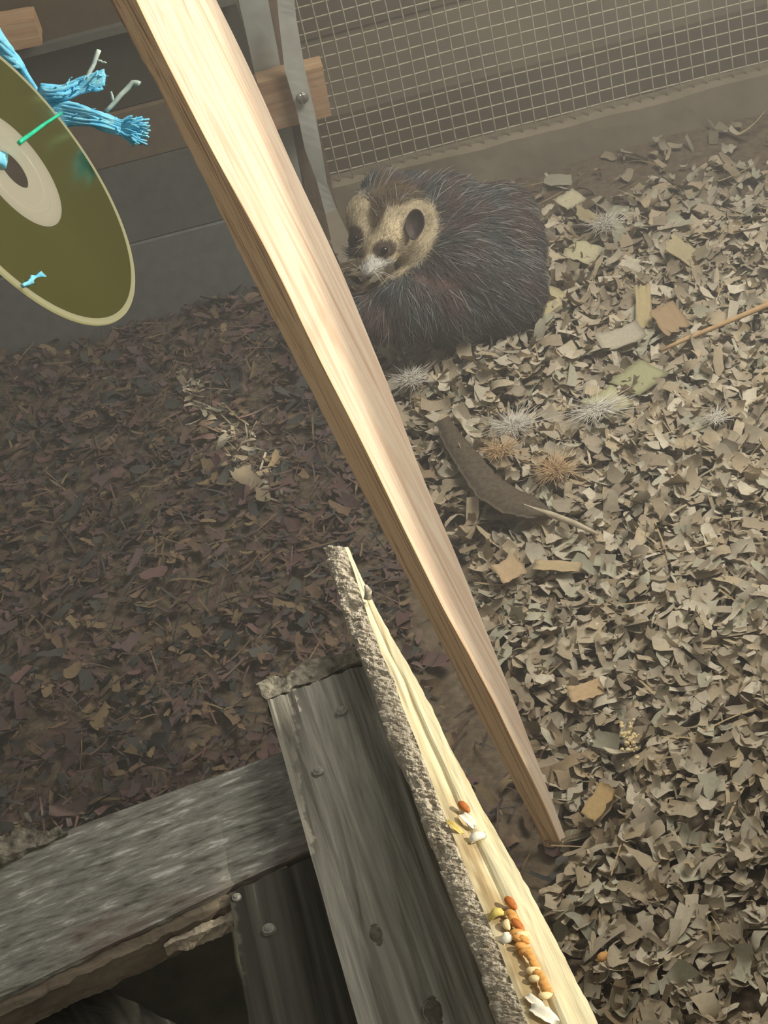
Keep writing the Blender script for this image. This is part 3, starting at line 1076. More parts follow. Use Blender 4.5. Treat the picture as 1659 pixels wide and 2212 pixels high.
def make_twine():
    z = DISC_Z
    v, f = [], []
    BACK = 0.062
    def on_disc(px, py, off):
        d = ray(px, py)
        t = (DISC_C - CAM).dot(DISC_N) / d.dot(DISC_N)
        return CAM + d * t + DISC_N * off
    def strand(pts, r0, r1, n=12, wig=0.6, vv=v, ff=f, seed=0, flat=False):
        out, rad = [], []
        for i in range(n + 1):
            t = i / n
            px, py, dz = interp([(k / (len(pts) - 1), *p) for k, p in enumerate(pts)], t)
            w = wig * 4
            px += w * noise.noise(Vector((t * 4, seed, 0)))
            py += w * noise.noise(Vector((t * 4, seed, 5)))
            out.append(on_disc(px, py, dz) if flat else at(px, py, z + dz + BACK))
            rad.append(r0 + (r1 - r0) * t)
        tube_geo(out, rad, 5, vv, ff)
    # main frayed tail below
    for s in range(60):
        a0 = rng.uniform(0, 1)
        y0 = 214 + 52 * a0
        y1 = 262 + 48 * a0 + rng.uniform(-8, 8)
        strand([(100 - 10 * a0, y0 - 8, 0.012), (135 + 4 * a0, y0 + 4, 0.012), (200, 238 + 34 * a0, 0.012 + rng.uniform(-.004, .004)),
                (262, 262 + 26 * a0, 0.012), (296 + rng.uniform(-10, 28), y1 + rng.uniform(-14, 12), 0.012 + rng.uniform(-.004, .004))], 0.0008, 0.0004, 16, 2.2, seed=s * 1.7)
    # upper tail
    for s in range(44):
        a0 = rng.uniform(0, 1)
        strand([(88 + 6 * a0, 188 + 32 * a0, 0.012), (130, 190 + 26 * a0, 0.012 + rng.uniform(-.004, .004)), (170, 176 + 24 * a0, 0.012),
                (200, 166 + 26 * a0, 0.012), (220 + rng.uniform(-14, 12), 152 + 36 * a0 + rng.uniform(-9, 9), 0.012)], 0.0009, 0.0006, 14, 2.4, seed=60 + s * 1.3)
    # wound knot behind the disc's rim and the run going up out of the picture
    for s in range(30):
        a0 = rng.uniform(0, 1)
        strand([(-60 + 10 * a0, 30 + 40 * a0, 0.004), (-10, 56 + 60 * a0, 0.006), (14 + 22 * a0, 92 + 50 * a0, 0.008 + rng.uniform(-.004, .004)),
                (36 + 10 * a0, 130 + 20 * a0, 0.010), (70 + 20 * a0, 190 + 20 * a0, 0.014), (100, 205 + 15 * a0, 0.014)], 0.0012, 0.0010, 14, 2.4, seed=120 + s)
    # turns through the hub hole
    for s in range(14):
        a0 = rng.uniform(0, 1)
        strand([(100, 205 + 15 * a0, -0.010), (50, 290 + 10 * a0, -0.008), (10 + 8 * a0, 338 + 16 * a0, -0.002), (0, 346 + 20 * a0, 0.002), (-30, 340 + 20 * a0, 0.004)], 0.0010, 0.0010, 10, 0.8, seed=220 + s, flat=True)
    # stray fibres that stand off the tails
    for s in range(46):
        if s % 2:
            t0 = rng.uniform(0, 1)
            a = (130 + 170 * t0, 236 + 44 * t0 + rng.uniform(-14, 22))
            e = (a[0] + rng.uniform(6, 34), a[1] + rng.uniform(-18, 24))
        else:
            t0 = rng.uniform(0, 1)
            a = (110 + 105 * t0, 206 - 36 * t0 + rng.uniform(-12, 16))
            e = (a[0] + rng.uniform(4, 26), a[1] + rng.uniform(-24, 20))
        strand([(*a, .012), ((a[0] + e[0]) / 2, (a[1] + e[1]) / 2 + rng.uniform(-5, 5), .012 + rng.uniform(-.004, .004)), (*e, .012)], 0.0004, 0.00015, 6, 1.0, seed=400 + s)
    o = mesh_obj('twine', v, f, M['rope'], None, True, frame=Matrix.Translation(at(90, 190, z + .074)))
    tag(o, 'frayed bright blue twine tied through the hanging disc', 'twine')
    bpy.context.view_layer.update()
    # greyish stiff strands
    vg, fg = [], []
    strand([(185, 172, .012), (200, 145, .012), (214, 108, .012)], 0.0008, 0.0010, 8, .5, vg, fg, 1)
    strand([(211, 130, .012), (220, 133, .012), (230, 136, .012)], 0.0005, 0.0003, 5, .5, vg, fg, 2)
    strand([(228, 240, .012), (258, 210, .012), (286, 178, .012), (302, 182, .012)], 0.0009, 0.0013, 10, .5, vg, fg, 3)
    strand([(246, 220, .012), (240, 198, .012)], 0.0007, 0.0004, 5, .5, vg, fg, 4)
    g = mesh_obj('loose_strand', vg, fg, M['rope_grey'], o, True)
    g['label'] = 'stiff grey-green loose strands'
    vt, ft = [], []
    strand([(127, 248, 0.0014), (80, 280, 0.0016), (34, 314, 0.0018)], 0.0005, 0.0009, 8, .3, vt, ft, 5, True)
    g = mesh_obj('green_strand', vt, ft, M['teal'], o, True)
    g['label'] = 'thin green strand lying across the disc'
    vt, ft = [], []
    for s in range(6):
        strand([(42 + 4 * s, 622 - s, .0014), (58, 614 - 2 * s, .002), (74 + 2 * s, 598 + 2 * s, .003)], 0.0007, 0.0003, 6, .5, vt, ft, 30 + s, True)
    g = mesh_obj('blue_fibre', vt, ft, M['rope'], o, True)
make_twine()

# ------------------------------------------------------------------ the animal: a curled young opossum
def make_opossum():
    def sph(px, py, z, rpx):
        r = rpx * z / F
        return at(px, py, z), r
    zb = (ath(1010, 600, 0.085) - CAM).dot(cF)
    balls = [
        sph(1034, 540, zb + .02, 142), sph(1060, 620, zb - .01, 118), sph(965, 640, zb - .03, 108), sph(885, 660, zb - .05, 80),
        sph(830, 690, zb - .06, 46), sph(800, 672, zb - .05, 44), sph(960, 476, zb + .01, 100), sph(885, 440, zb + .01, 66), sph(1000, 590, zb - .04, 100),
        sph(1075, 480, zb + .03, 84), sph(930, 560, zb - .02, 80),
        # head
        sph(868, 478, zb - .045, 64), sph(846, 510, zb - .060, 50), sph(824, 545, zb - .070, 36), sph(804, 572, zb - .078, 25), sph(792, 588, zb - .083, 17),
        sph(800, 470, zb - .025, 56), sph(790, 520, zb - .048, 40), sph(884, 530, zb - .05, 44), sph(830, 425, zb - .01, 52),
    ]
    bm = bmesh.new()
    for c, r in balls:
        bmesh.ops.create_icosphere(bm, subdivisions=3, radius=r, matrix=Matrix.Translation(c))
    me = bpy.data.meshes.new('tmp')
    bm.to_mesh(me)
    bm.free()
    tmp = bpy.data.objects.new('tmp', me)
    COL.objects.link(tmp)
    rm = tmp.modifiers.new('r', 'REMESH')
    rm.mode = 'VOXEL'
    rm.voxel_size = 0.0045
    sm = tmp.modifiers.new('s', 'SMOOTH')
    sm.iterations = 14
    sm.factor = 0.5
    dg = bpy.context.evaluated_depsgraph_get()
    ev = tmp.evaluated_get(dg)
    m2 = bpy.data.meshes.new_from_object(ev)
    V = [Vector(v.co) for v in m2.vertices]
    Fc = [tuple(p.vertices) for p in m2.polygons]
    Nn = [Vector(v.normal) for v in m2.vertices]
    bpy.data.objects.remove(tmp)
    lowest = min(v.z for v in V)
    # coat colours
    def ell(px, py, cx, cy, rx, ry, ang=0):
        a = math.radians(ang)
        dx, dy = px - cx, py - cy
        u = dx * math.cos(a) + dy * math.sin(a)
        w = -dx * math.sin(a) + dy * math.cos(a)
        return (u / rx) ** 2 + (w / ry) ** 2
    def coat(P):
        px, py = proj(P)
        q = Vector(P)
        n1 = fbm(q, 26, 3)
        slate = Vector(lin(84, 87, 86))
        brown = Vector(lin(98, 83, 77))
        c = slate.lerp(brown, min(1, max(0, 0.5 + n1 * 1.5)))
        L = 0.019
        # cream face
        e = min(ell(px, py, 872, 505, 66, 70, 0), ell(px, py, 838, 545, 58, 52, 40), ell(px, py, 905, 485, 40, 58), ell(px, py, 775, 470, 40, 48), ell(px, py, 815, 575, 40, 36))
        if e < 1.15:
            k = min(1, (1.15 - e) / 0.3)
            c = c.lerp(Vector(lin(206, 188, 152)), k)
            L = 0.019 + (0.006 - 0.019) * k
        # white muzzle and cheek
        e = ell(px, py, 808, 585, 44, 28, -40)
        if e < 1.2:
            c = c.lerp(Vector(lin(206, 202, 192)), min(1, (1.2 - e) / .5))
            L = min(L, 0.006)
        # brown stripe down the forehead
        e = min(ell(px, py, 815, 445, 20, 62, 12), ell(px, py, 850, 425, 48, 24, 0))
        if e < 1.2:
            c = c.lerp(Vector(lin(112, 94, 70)), min(1, (1.2 - e) / .6))
        # dark eye patches
        e = ell(px, py, 829, 540, 27, 21, -20)
        if e < 1.3:
            c = c.lerp(Vector(lin(72, 58, 46)), min(1, (1.3 - e) / .5))
            L = min(L, 0.004)
        e = ell(px, py, 768, 512, 17, 24, 0)
        if e < 1.3:
            c = c.lerp(Vector(lin(74, 60, 50)), min(1, (1.3 - e) / .5))
            L = min(L, 0.004)
        # pinkish bare strip of the tucked foreleg
        e = ell(px, py, 945, 605, 60, 13, 12)
        if e < 1.2:
            c = c.lerp(Vector(lin(150, 118, 110)), min(.8, (1.2 - e)))
            L = min(L, 0.006)
        return c, L
    root = empty('opossum', (V[0].x, V[0].y, 0))
    cen = sum(V, Vector()) / len(V)
    root.location = (cen.x, cen.y, max(0.0, lowest))
    bpy.context.view_layer.update()
    tag(root, 'small grey opossum with a pale face curled up asleep in the corner by the mesh', 'opossum')
    cols = [coat(v)[0] * 0.8 for v in V]
    body = mesh_obj('body', V, Fc, M['fur'], root, True, cols=cols)
    # fur strands
    tri_area = []
    tris = []
    for p in Fc:
        for k in range(1, len(p) - 1):
            a, b, c = p[0], p[k], p[k + 1]
            nn = (V[b] - V[a]).cross(V[c] - V[a])
            mid = (V[a] + V[b] + V[c]) / 3
            nrm = nn.normalized()
            facing = nrm.dot((CAM - mid).normalized())
            wgt = nn.length * (1.0 if facing > -0.35 else 0.25)
            px, py = proj(mid)
            if 740 < px < 945 and 400 < py < 625 and facing > 0:
                wgt *= 1.5
            tris.append((a, b, c))
            tri_area.append(wgt)
    pr = np.array(tri_area)
    pr /= pr.sum()
    NS = 30000
    pick = rng.choice(len(tris), NS, p=pr)
    swirl = at(880, 540, zb - .05)
    fv, ff, fc = [], [], []
    segs = 3
    for ti in pick:
        a, b, c = tris[ti]
        r1, r2 = rng.random(), rng.random()
        if r1 + r2 > 1:
            r1, r2 = 1 - r1, 1 - r2
        P = V[a] + (V[b] - V[a]) * r1 + (V[c] - V[a]) * r2
        N = (Nn[a] * (1 - r1 - r2) + Nn[b] * r1 + Nn[c] * r2).normalized()
        col, L = coat(P)
        radial = (P - swirl)
        px, py = proj(P)
        if L < 0.010:
            d = at(905, 440, zb - .05) - at(795, 590, zb - .08)       # face hair runs back from the nose
        else:
            d = radial.normalized() * 0.9 + Vector((0.1, 0, -0.45))
            if py < 430:
                d += cR * 0.5
        d += Vector((rng.normal(0, .22), rng.normal(0, .22), rng.normal(0, .22))) * max(d.length, .02)
        d = d - N * d.dot(N)
        if d.length < 1e-5:
            continue
        d.normalize()
        L *= rng.uniform(0.6, 1.35)
        guard = rng.random()
        cc = Vector(col) * rng.uniform(0.65, 1.3)
        if L > 0.010 and guard < 0.07:
            cc = Vector(lin(168, 166, 156)) * rng.uniform(.6, 1.1)
            L *= 1.25
        side = N.cross(d)
        side = (side + Vector((rng.normal(0, .3), rng.normal(0, .3), rng.normal(0, .3)))).normalized()
        w0 = 0.00055 if L > 0.008 else 0.00045
        base = len(fv)
        lift = rng.uniform(0.25, 0.6)
        for s in range(segs + 1):
            t = s / segs
            p = P + d * L * t + N * (L * lift * (t - 0.65 * t * t))
            w = w0 * (1 - 0.85 * t)
            fv += [p - side * w, p + side * w]
            k = 0.75 + 0.35 * t
            fc += [cc * k, cc * k]
        for s in range(segs):
            q = base + s * 2
            ff.append((q, q + 1, q + 3, q + 2))
    mesh_obj('fur', fv, ff, M['fur'], root, False, cols=fc)
    # near ear: a dark cupped leaf with a pale rim
    def on_body(px, py):
        o, d = CAM, ray(px, py).normalized()
        from mathutils.bvhtree import BVHTree
        t = on_body.tree
        hit = t.ray_cast(o, d)
        return hit[0] if hit[0] is not None else at(px, py, zb - .08)
    from mathutils.bvhtree import BVHTree
    on_body.tree = BVHTree.FromPolygons(V, Fc)
    def ear(px, py, rx, ry, ang, name, lab):
        c = on_body(px, py)
        tow = (CAM - c).normalized()
        zz = (c - CAM).dot(cF)
        a = math.radians(ang)
        ux = cR * math.cos(a) - cU * math.sin(a)
        uy = cR * math.sin(a) + cU * math.cos(a)
        sx, sy = rx * zz / F, ry * zz / F
        v, f = [], []
        nr, ns = 6, 32
        for side in (0, 1):
            for i in range(nr + 1):
                r = i / nr
                for k in range(ns):
                    t = 2 * math.pi * k / ns
                    lobe = 1 - 0.22 * (math.sin(t) < 0) * abs(math.sin(t))
                    cup = 0.004 + 0.010 * r * r
                    v.append(c + ux * sx * r * math.cos(t) * lobe + uy * sy * r * math.sin(t) + tow * (cup - side * 0.0014))
        S = (nr + 1) * ns
        for i in range(nr):
            for k in range(ns):
                q = (i * ns + k, i * ns + (k + 1) % ns, (i + 1) * ns + (k + 1) % ns, (i + 1) * ns + k)
                f.append(q)
                f.append(tuple(S + x for x in q)[::-1])
        for k in range(ns):
            i = nr * ns
            f.append((i + k, i + (k + 1) % ns, S + i + (k + 1) % ns, S + i + k))
        o = mesh_obj(name, v, f, M['ear'], root, True)
        o['label'] = lab
        return o
    ear(896, 485, 21, 34, 8, 'ear', 'dark round near ear')
    for px, py, r in ((831, 540, 0.0042), (769, 514, 0.0034)):
        c = on_body(px, py)
        bm = bmesh.new()
        bmesh.ops.create_uvsphere(bm, u_segments=16, v_segments=10, radius=r, matrix=Matrix.Translation(c + (CAM - c).normalized() * 0.002))
        me = bpy.data.meshes.new('eye')
        bm.to_mesh(me)
        bm.free()
        me.materials.append(M['eye'])
        me.polygons.foreach_set('use_smooth', [True] * len(me.polygons))
        o = bpy.data.objects.new('eye', me)
        COL.objects.link(o)
        o.parent = root
        o.matrix_parent_inverse = root.matrix_world.inverted()
    # whiskers
    v, f = [], []
    for k in range(5):
        p0 = on_body(806, 585) + (CAM - on_body(806, 585)).normalized() * 0.002
        e = at(826 + 8 * k, 612 + 12 * math.sin(k * 1.3), zb - .10)
        tube_geo([p0, p0.lerp(e, .5) + Vector((0, 0, .003)), e], [0.0002, 0.00015, 0.00008], 4, v, f)
    mesh_obj('whisker', v, f, M['down_white'], root, True)
make_opossum()

# ------------------------------------------------------------------ bedding
BODY_FOOT = ath(975, 640, 0.0)

def shaving_geo(cx, cy, cz, L, Wd, yaw, tilt, rollv, curl, col, V, Fc, Cc, seed):
    nx = 5
    ca, sa = math.cos(yaw), math.sin(yaw)
    R = Matrix.Rotation(yaw, 3, 'Z') @ Matrix.Rotation(tilt, 3, 'Y') @ Matrix.Rotation(rollv, 3, 'X')
    base = len(V)
    c0 = Vector((cx, cy, cz))
    tw = rng.normal(0, .25)
    wl = [rng.uniform(.72, 1.1) for _ in range(nx + 1)]
    wr = [rng.uniform(.72, 1.1) for _ in range(nx + 1)]
    if rng.random() < .5:
        wl[0] *= .4; wr[0] *= .5
    if rng.random() < .4:
        wl[-1] *= .3; wr[-1] *= .5
    for i in range(nx + 1):
        u = i / nx - .5
        th = u * curl
        if abs(curl) > 1e-3:
            x = L * math.sin(th) / curl
            z = L * (1 - math.cos(th)) / curl
        else:
            x, z = u * L, 0
        for k, w in ((-1, wl[i]), (0, 0), (1, wr[i])):
            y = k * Wd * .5 * w
            p = R @ Vector((x + rng.normal(0, .025) * L * abs(k), y, z + k * tw * u * Wd + (0.12 * Wd * abs(k))))
            V.append(c0 + p)
            kk = rng.uniform(.94, 1.05)
            Cc.append((col[0] * kk, col[1] * kk, col[2] * kk))
    for i in range(nx):
        for k in range(2):
            a = base + i * 3 + k
            Fc.append((a, a + 1, a + 4, a + 3))

PALE = [(192, 178, 152), (178, 164, 140), (204, 192, 166), (170, 154, 128), (190, 172, 140), (212, 200, 174), (160, 146, 120), (198, 182, 152), (182, 164, 134), (188, 182, 156)]
DARK = [(120, 100, 88), (108, 90, 82), (132, 110, 88), (94, 92, 84), (124, 98, 90), (142, 122, 92), (84, 84, 76), (114, 96, 92)]

PINE_LINE = [(480, 0), (970, 1170), (1230, 1850), (1160, 1990), (1290, 2212), (1400, 2400)]

def region(px, py):
    """how pale the bedding is at a place: 1 on the swept heap at the right, 0 on the trodden litter at the left"""
    xe = edge(PINE_LINE, py)
    return px - xe

def make_bedding():
    V, Fc, Cc = [], [], []
    VD, FD, CD_ = [], [], []
    count = 0
    N = 44000
    for i in range(N):
        x = rng.uniform(-0.94, 0.98)
        y = rng.uniform(0.72, Y_MESH - 0.03)
        px, py = proj((x, y, 0))
        if px < -1300 or px > 2300 or py < 60 or py > 2900:
            continue
        d = region(px, py) + 60 * noise.noise(Vector((x * 14, y * 14, 0)))
        g = ground(x, y)
        dx, dy = x - BODY_FOOT.x, y - (BODY_FOOT.y + 0.03)
        under = (dx / 0.125) ** 2 + (dy / 0.13) ** 2
        if d > 0:
            # distance to the wall: dustier and sparser there
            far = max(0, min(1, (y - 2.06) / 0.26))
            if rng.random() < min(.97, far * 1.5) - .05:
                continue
            if under < 1 and rng.random() < .9:
                continue
            big = rng.random()
            L = rng.gamma(5, 0.0044)
            if y > 1.5 and big < .12:
                L *= 1.7
            L = min(max(L, .009), .055)
            Wd = min(L * (rng.uniform(.12, .3) if rng.random() < .4 else rng.uniform(.3, .7)), .019)
            c = np.array(lin(*PALE[rng.integers(len(PALE))])) * rng.uniform(.75, 1.12)
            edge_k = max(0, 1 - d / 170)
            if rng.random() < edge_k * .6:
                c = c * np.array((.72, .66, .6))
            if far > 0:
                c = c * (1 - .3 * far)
            lay = rng.uniform(0, .016) * (1 - .7 * far)
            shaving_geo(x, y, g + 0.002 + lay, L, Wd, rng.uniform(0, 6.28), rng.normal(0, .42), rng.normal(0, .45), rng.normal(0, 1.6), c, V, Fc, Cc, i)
        else:
            if rng.random() < .22:
                continue
            if 90 < px < 560 and py > 1950:
                continue
            # fine earth between the boards carries few shavings
            if 880 < px < 1300 and py > 1150 and d > -220 and rng.random() < .75:
                continue
            if rng.random() < .35:
                L, Wd = rng.uniform(.02, .055), rng.uniform(.0012, .0028)
            else:
                L = min(rng.gamma(5, .0034), .045)
                Wd = L * rng.uniform(.2, .6)
            c = np.array(lin(*DARK[rng.integers(len(DARK))])) * rng.uniform(.6, 1.1)
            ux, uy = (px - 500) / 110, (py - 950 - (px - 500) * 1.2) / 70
            if ux * ux + uy * uy < 1 and rng.random() < .6:       # sun splash painted in as paler shavings
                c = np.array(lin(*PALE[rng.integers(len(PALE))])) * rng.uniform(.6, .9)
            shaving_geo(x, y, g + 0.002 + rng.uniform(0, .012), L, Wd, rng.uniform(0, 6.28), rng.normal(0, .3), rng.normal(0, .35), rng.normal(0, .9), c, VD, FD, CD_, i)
    # straws among the pale shavings
    for i in range(150):
        x, y = rng.uniform(0.02, .75), rng.uniform(.8, 2.3)
        L, Wd = rng.uniform(.03, .075), rng.uniform(.0012, .0024)
        c = np.array(lin(186, 164, 124)) * rng.uniform(.7, 1.1)
        px, py = proj((x, y, 0))
        if region(px, py) > 0:
            shaving_geo(x, y, ground(x, y) + .016, L, Wd, rng.uniform(0, 6.28), rng.normal(0, .12), 0, rng.normal(0, .5), c, V, Fc, Cc, i)
    # a few fluffed shavings against the animal's front
    for i in range(170):
        a = rng.uniform(-2.2, .5)
        x = BODY_FOOT.x + .142 * math.cos(a) * rng.uniform(.95, 1.25)
        y = BODY_FOOT.y + .02 + .135 * math.sin(a) * rng.uniform(1.0, 1.3)
        px, py = proj((x, y, 0))
        if region(px, py) < 0:
            continue
        c = np.array(lin(*PALE[rng.integers(len(PALE))]))
        shaving_geo(x, y, ground(x, y) + rng.uniform(.008, .035), rng.uniform(.02, .04), rng.uniform(.006, .016), rng.uniform(0, 6.28), rng.normal(0, .7), rng.normal(0, .7), rng.normal(0, 1.6), c, V, Fc, Cc, i)
    o = mesh_obj('wood_shavings', V, Fc, M['shaving'], cols=Cc, smooth=True)
    tag(o, 'pale dry wood shavings heaped over the floor right of the pine board', 'wood shavings', kind='stuff')
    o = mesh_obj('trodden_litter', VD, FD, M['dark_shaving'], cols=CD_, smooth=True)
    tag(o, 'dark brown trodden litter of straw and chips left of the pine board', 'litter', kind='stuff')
make_bedding()

# notable big shavings, one by one
def big_chip(px, py, wpx, hpx, ang, col, lab, tilt=0.25, curl=0.7, h=0.026):
    c = ath(px, py, h)
    zz = (c - CAM).dot(cF)
    L, Wd = wpx * zz / F, hpx * zz / F * 1.15
    V, Fc = [], []
    nx, ny = 8, 5
    th = 0.0010
    R = Matrix.Rotation(math.radians(ang) , 3, 'Z') @ Matrix.Rotation(tilt, 3, 'X')
    for s in (0, 1):
        for i in range(nx + 1):
            for j in range(ny + 1):
                u, w = i / nx - .5, j / ny - .5
                e = max(abs(u), abs(w)) * 2
                jx = .10 * L * noise.noise(Vector((u * 6, w * 6, px * .37))) * e
                jy = .16 * Wd * noise.noise(Vector((u * 6, w * 6, py * .53))) * e
                z = L * curl * .35 * (u * u) + .002 * noise.noise(Vector((u * 4, w * 4, px)))
                V.append(c + R @ Vector((u * L + jx, w * Wd + jy, z - s * th)))
    S = (nx + 1) * (ny + 1)
    for i in range(nx):
        for j in range(ny):
            a = i * (ny + 1) + j
            Fc.append((a, a + ny + 1, a + ny + 2, a + 1))
            Fc.append((S + a, S + a + 1, S + a + ny + 2, S + a + ny + 1))
    for i in range(nx):
        for j in (0, ny):
            a = i * (ny + 1) + j
            Fc.append((a, a + ny + 1, S + a + ny + 1, S + a))
    for j in range(ny):
        for i in (0, nx):
            a = i * (ny + 1) + j
            Fc.append((a, a + 1, S + a + 1, S + a))
    k = lin(*col)
    o = mesh_obj('wood_flake', V, Fc, M['shaving'], None, True, cols=[k] * len(V), frame=Matrix.Translation(c))
    return tag(o, lab, 'wood flake', 'large wood flakes in the bedding')
big_chip(1230, 432, 56, 40, 30, (206, 196, 160), 'large pale cream flake lying behind the opossum, nearest the mesh wall')
big_chip(1268, 470, 60, 44, 80, (176, 160, 124), 'large tan flake standing right of the opossum back, below the cream flake', .7)
big_chip(1258, 545, 66, 60, 50, (200, 190, 152), 'large torn cream flake level with the opossum eye, right of its back')
big_chip(1475, 545, 62, 70, 60, (186, 172, 134), 'upright tan flake standing alone near the right edge beside a small white one', .7)
big_chip(1180, 655, 96, 56, 40, (204, 190, 146), 'large ragged yellow flake touching the lower right of the opossum')
big_chip(1390, 660, 34, 100, -15, (190, 172, 128), 'long narrow folded flake between the opossum and the thin stick', .3, .2)
big_chip(1445, 688, 62, 62, 15, (172, 146, 112), 'square brown flake just above the thin stick', .4)
big_chip(1340, 728, 100, 46, 10, (188, 178, 154), 'wide whitish flake with a squared end left of the thin stick')
big_chip(1380, 815, 96, 74, 35, (172, 168, 128), 'biggest greenish flat flake below the end of the thin stick', .05, .15)
big_chip(1310, 870, 84, 70, 20, (192, 186, 140), 'pale greenish flake beside the white plume, below the biggest green flake', .1, .3)
big_chip(1265, 1492, 74, 36, 0, (206, 176, 134), 'orange tinted flake lying right of the pine board')
big_chip(1205, 1222, 104, 24, -28, (196, 174, 134), 'long narrow pale splinter below the dark feather', .2, .2)
big_chip(1100, 1230, 62, 44, 20, (200, 172, 134), 'pinkish tan flake close to the pine board below the dark feather', .4)
big_chip(1290, 1735, 96, 34, 45, (190, 160, 112), 'long tan flake in the heap right of the pine board foot', .3)

# thin stick
def make_stick():
    pts = [ath(1428, 757, .022), ath(1480, 733, .026), ath(1560, 700, .030), ath(1640, 666, .034), ath(1700, 640, .036)]
    v, f = tube_geo(pts, [.0022, .0028, .003, .0036, .004], 7)
    o = mesh_obj('stick', v, f, M['straw'], None, True, frame=Matrix.Translation(pts[0]))
    tag(o, 'thin straight brown stick at the right edge below the dusty corner', 'stick')
make_stick()

# dark flight feather
def make_feather():
    mid = [(955, 905), (978, 950), (1010, 993), (1050, 1048), (1096, 1079), (1150, 1097), (1192, 1112)]
    wid = [16, 22, 27, 32, 30, 24, 8]
    n = 46
    root = empty('feather', ath(1096, 1079, 0.02))
    tag(root, 'dark brown flight feather lying curved in the shavings beside the pine board', 'feather')
    v, f = [], []
    rows = []
    for i in range(n + 1):
        t = i / n
        x, y, w = interp([(k / 6, a, b, c) for k, ((a, b), c) in enumerate(zip(mid, wid))], t)
        x2, y2, _ = interp([(k / 6, a, b, c) for k, ((a, b), c) in enumerate(zip(mid, wid))], min(1, t + .02))
        x1, y1, _ = interp([(k / 6, a, b, c) for k, ((a, b), c) in enumerate(zip(mid, wid))], max(0, t - .02))
        tx, ty = x2 - x1, y2 - y1
        l = math.hypot(tx, ty) or 1
        nx_, ny_ = -ty / l, tx / l
        h = .036 + .006 * math.sin(t * 3.1)
        jag = 1 + .16 * noise.noise(Vector((i * .7, 0, 0)))
        ring = []
        for k in range(9):
            s = k / 4 - 1
            sag = -0.006 * s * s
            ring.append(ath(x + nx_ * w * s * jag, y + ny_ * w * s * jag, h + sag))
        rows.append(ring)
        v += ring
    for ring in rows:
        v += [p - Vector((0, 0, .0012)) for p in ring]
    S = len(rows) * 9
    for i in range(n):
        for k in range(8):
            a = i * 9 + k
            f.append((a, a + 1, a + 10, a + 9))
            f.append((S + a, S + a + 9, S + a + 10, S + a + 1))
        for k in (0, 8):
            a = i * 9 + k
            f.append((a, a + 9, S + a + 9, S + a))
    mesh_obj('vane', v, f, M['vane'], root, True)
    pts = [ath(a, b, .0355 + .005 * math.sin(k / 6 * 3.1)) for k, (a, b) in enumerate(mid)] + [ath(1240, 1130, .034), ath(1292, 1154, .030)]
    v, f = tube_geo(pts, [.0004, .0004, .0005, .0006, .0008, .0016, .0036, .0036, .0018], 8)
    q = mesh_obj('quill', v, f, M['quill'], root, True)
    q['label'] = 'bare pale quill'
make_feather()

def down(px, py, rpx, n, mat, lab, h=.03, flat=.6, aspect=1.0, ang=0):
    c = ath(px, py, h)
    zz = (c - CAM).dot(cF)
    R = rpx * zz / F
    v, f = [], []
    ca, sa = math.cos(ang), math.sin(ang)
    for i in range(n * 3):
        a = rng.uniform(0, 6.28)
        L = R * rng.uniform(.2, 1.0) ** 1.3
        dx, dy = math.cos(a) * aspect, math.sin(a)
        d = Vector((dx * ca - dy * sa, dx * sa + dy * ca, rng.uniform(-.1, flat)))
        bend = Vector((rng.normal(0, .7), rng.normal(0, .7), rng.normal(0, .3))) * L
        s0 = c + Vector((rng.normal(0, R * .18), rng.normal(0, R * .18), rng.uniform(0, R * .15)))
        tube_geo([s0, s0 + d * L * .5 + bend * .25, s0 + d * L + bend * .5], [.00045, .0004, .00012], 3, v, f)
    o = mesh_obj('down_feather', v, f, mat, None, True, frame=Matrix.Translation(c))
    return tag(o, lab, 'feather', 'down feathers in the bedding')
down(1108, 924, 48, 170, M['down_white'], 'fluffy white down feather just above the dark flight feather')
down(1200, 1018, 56, 170, M['down_tan'], 'larger orange-tan down feather right of the dark flight feather')
down(1080, 975, 44, 120, M['down_tan'], 'smaller tan down feather between the white down and the dark feather')
down(888, 822, 40, 120, M['down_white'], 'greyish white down feather beside the pine board below the opossum')
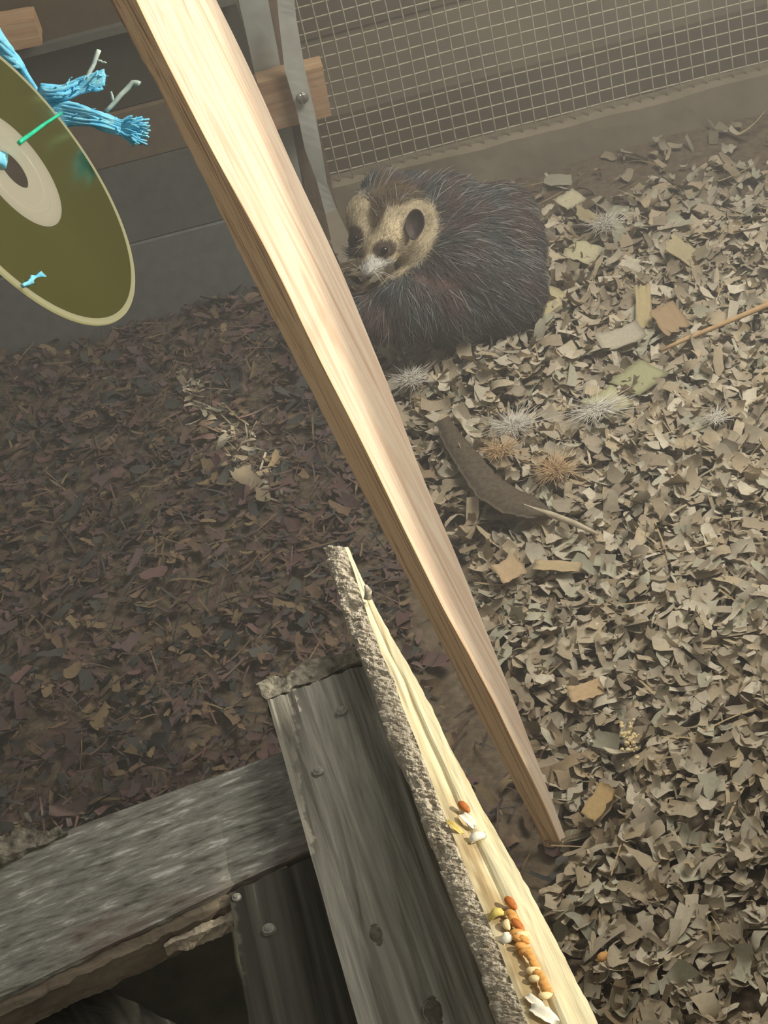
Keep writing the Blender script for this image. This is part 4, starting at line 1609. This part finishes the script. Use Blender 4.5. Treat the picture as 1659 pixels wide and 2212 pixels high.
down(1288, 888, 52, 110, M['down_white'], 'white plume beside the pale greenish flake', aspect=1.8, ang=.2, flat=.3)
down(1310, 486, 50, 70, M['down_white'], 'faint white down feather behind the opossum near the sill', flat=.3)
down(1545, 905, 34, 60, M['down_white'], 'small greyish down feather near the right edge, below the stick', flat=.3)

def crumbs():
    v, f = [], []
    bm = bmesh.new()
    for i in range(40):
        c = ath(1360 + rng.normal(0, 9), 1595 + rng.normal(0, 22), .032 + rng.uniform(0, .006))
        bmesh.ops.create_icosphere(bm, subdivisions=1, radius=rng.uniform(.0009, .0026), matrix=Matrix.Translation(c))
    me = bpy.data.meshes.new('feed_crumbs')
    c0 = ath(1360, 1600, .03)
    bmesh.ops.translate(bm, verts=bm.verts, vec=-c0)
    bm.to_mesh(me)
    bm.free()
    me.materials.append(M['grain_pale'])
    o = bpy.data.objects.new('feed_crumbs', me)
    o.location = c0
    COL.objects.link(o)
    tag(o, 'little heap of yellow feed crumbs on the shavings right of the pine board', 'crumbs', kind='stuff')
    me = grain_mesh('corn_kernel', .011, .008, M['grain_orange'])
    o = bpy.data.objects.new('corn_kernel', me)
    o.location = ath(1302, 2066, .034)
    o.rotation_euler = (0, 0, .7)
    COL.objects.link(o)
    tag(o, 'single orange corn kernel on the shavings right of the pale slab', 'grain')
crumbs()

# ------------------------------------------------------------------ dusty air
def make_haze():
    v, f = [], []
    box_geo((-1.2, 0.75, -0.05), (0.98, 2.9, 1.25), v, f)
    mt = bpy.data.materials.new('dusty_air')
    mt.use_nodes = True
    nt = mt.node_tree
    nt.nodes.remove(nt.nodes['Principled BSDF'])
    vs = nt.nodes.new('ShaderNodeVolumeScatter')
    vs.inputs['Color'].default_value = (1.0, 0.96, 0.88, 1)
    vs.inputs['Density'].default_value = 0.16
    vs.inputs['Anisotropy'].default_value = 0.2
    nt.links.new(vs.outputs[0], nt.nodes['Material Output'].inputs['Volume'])
    o = mesh_obj('dusty_air', v, f, mt)
    tag(o, 'thin dusty haze hanging in the air of the coop', 'haze', kind='stuff')
make_haze()
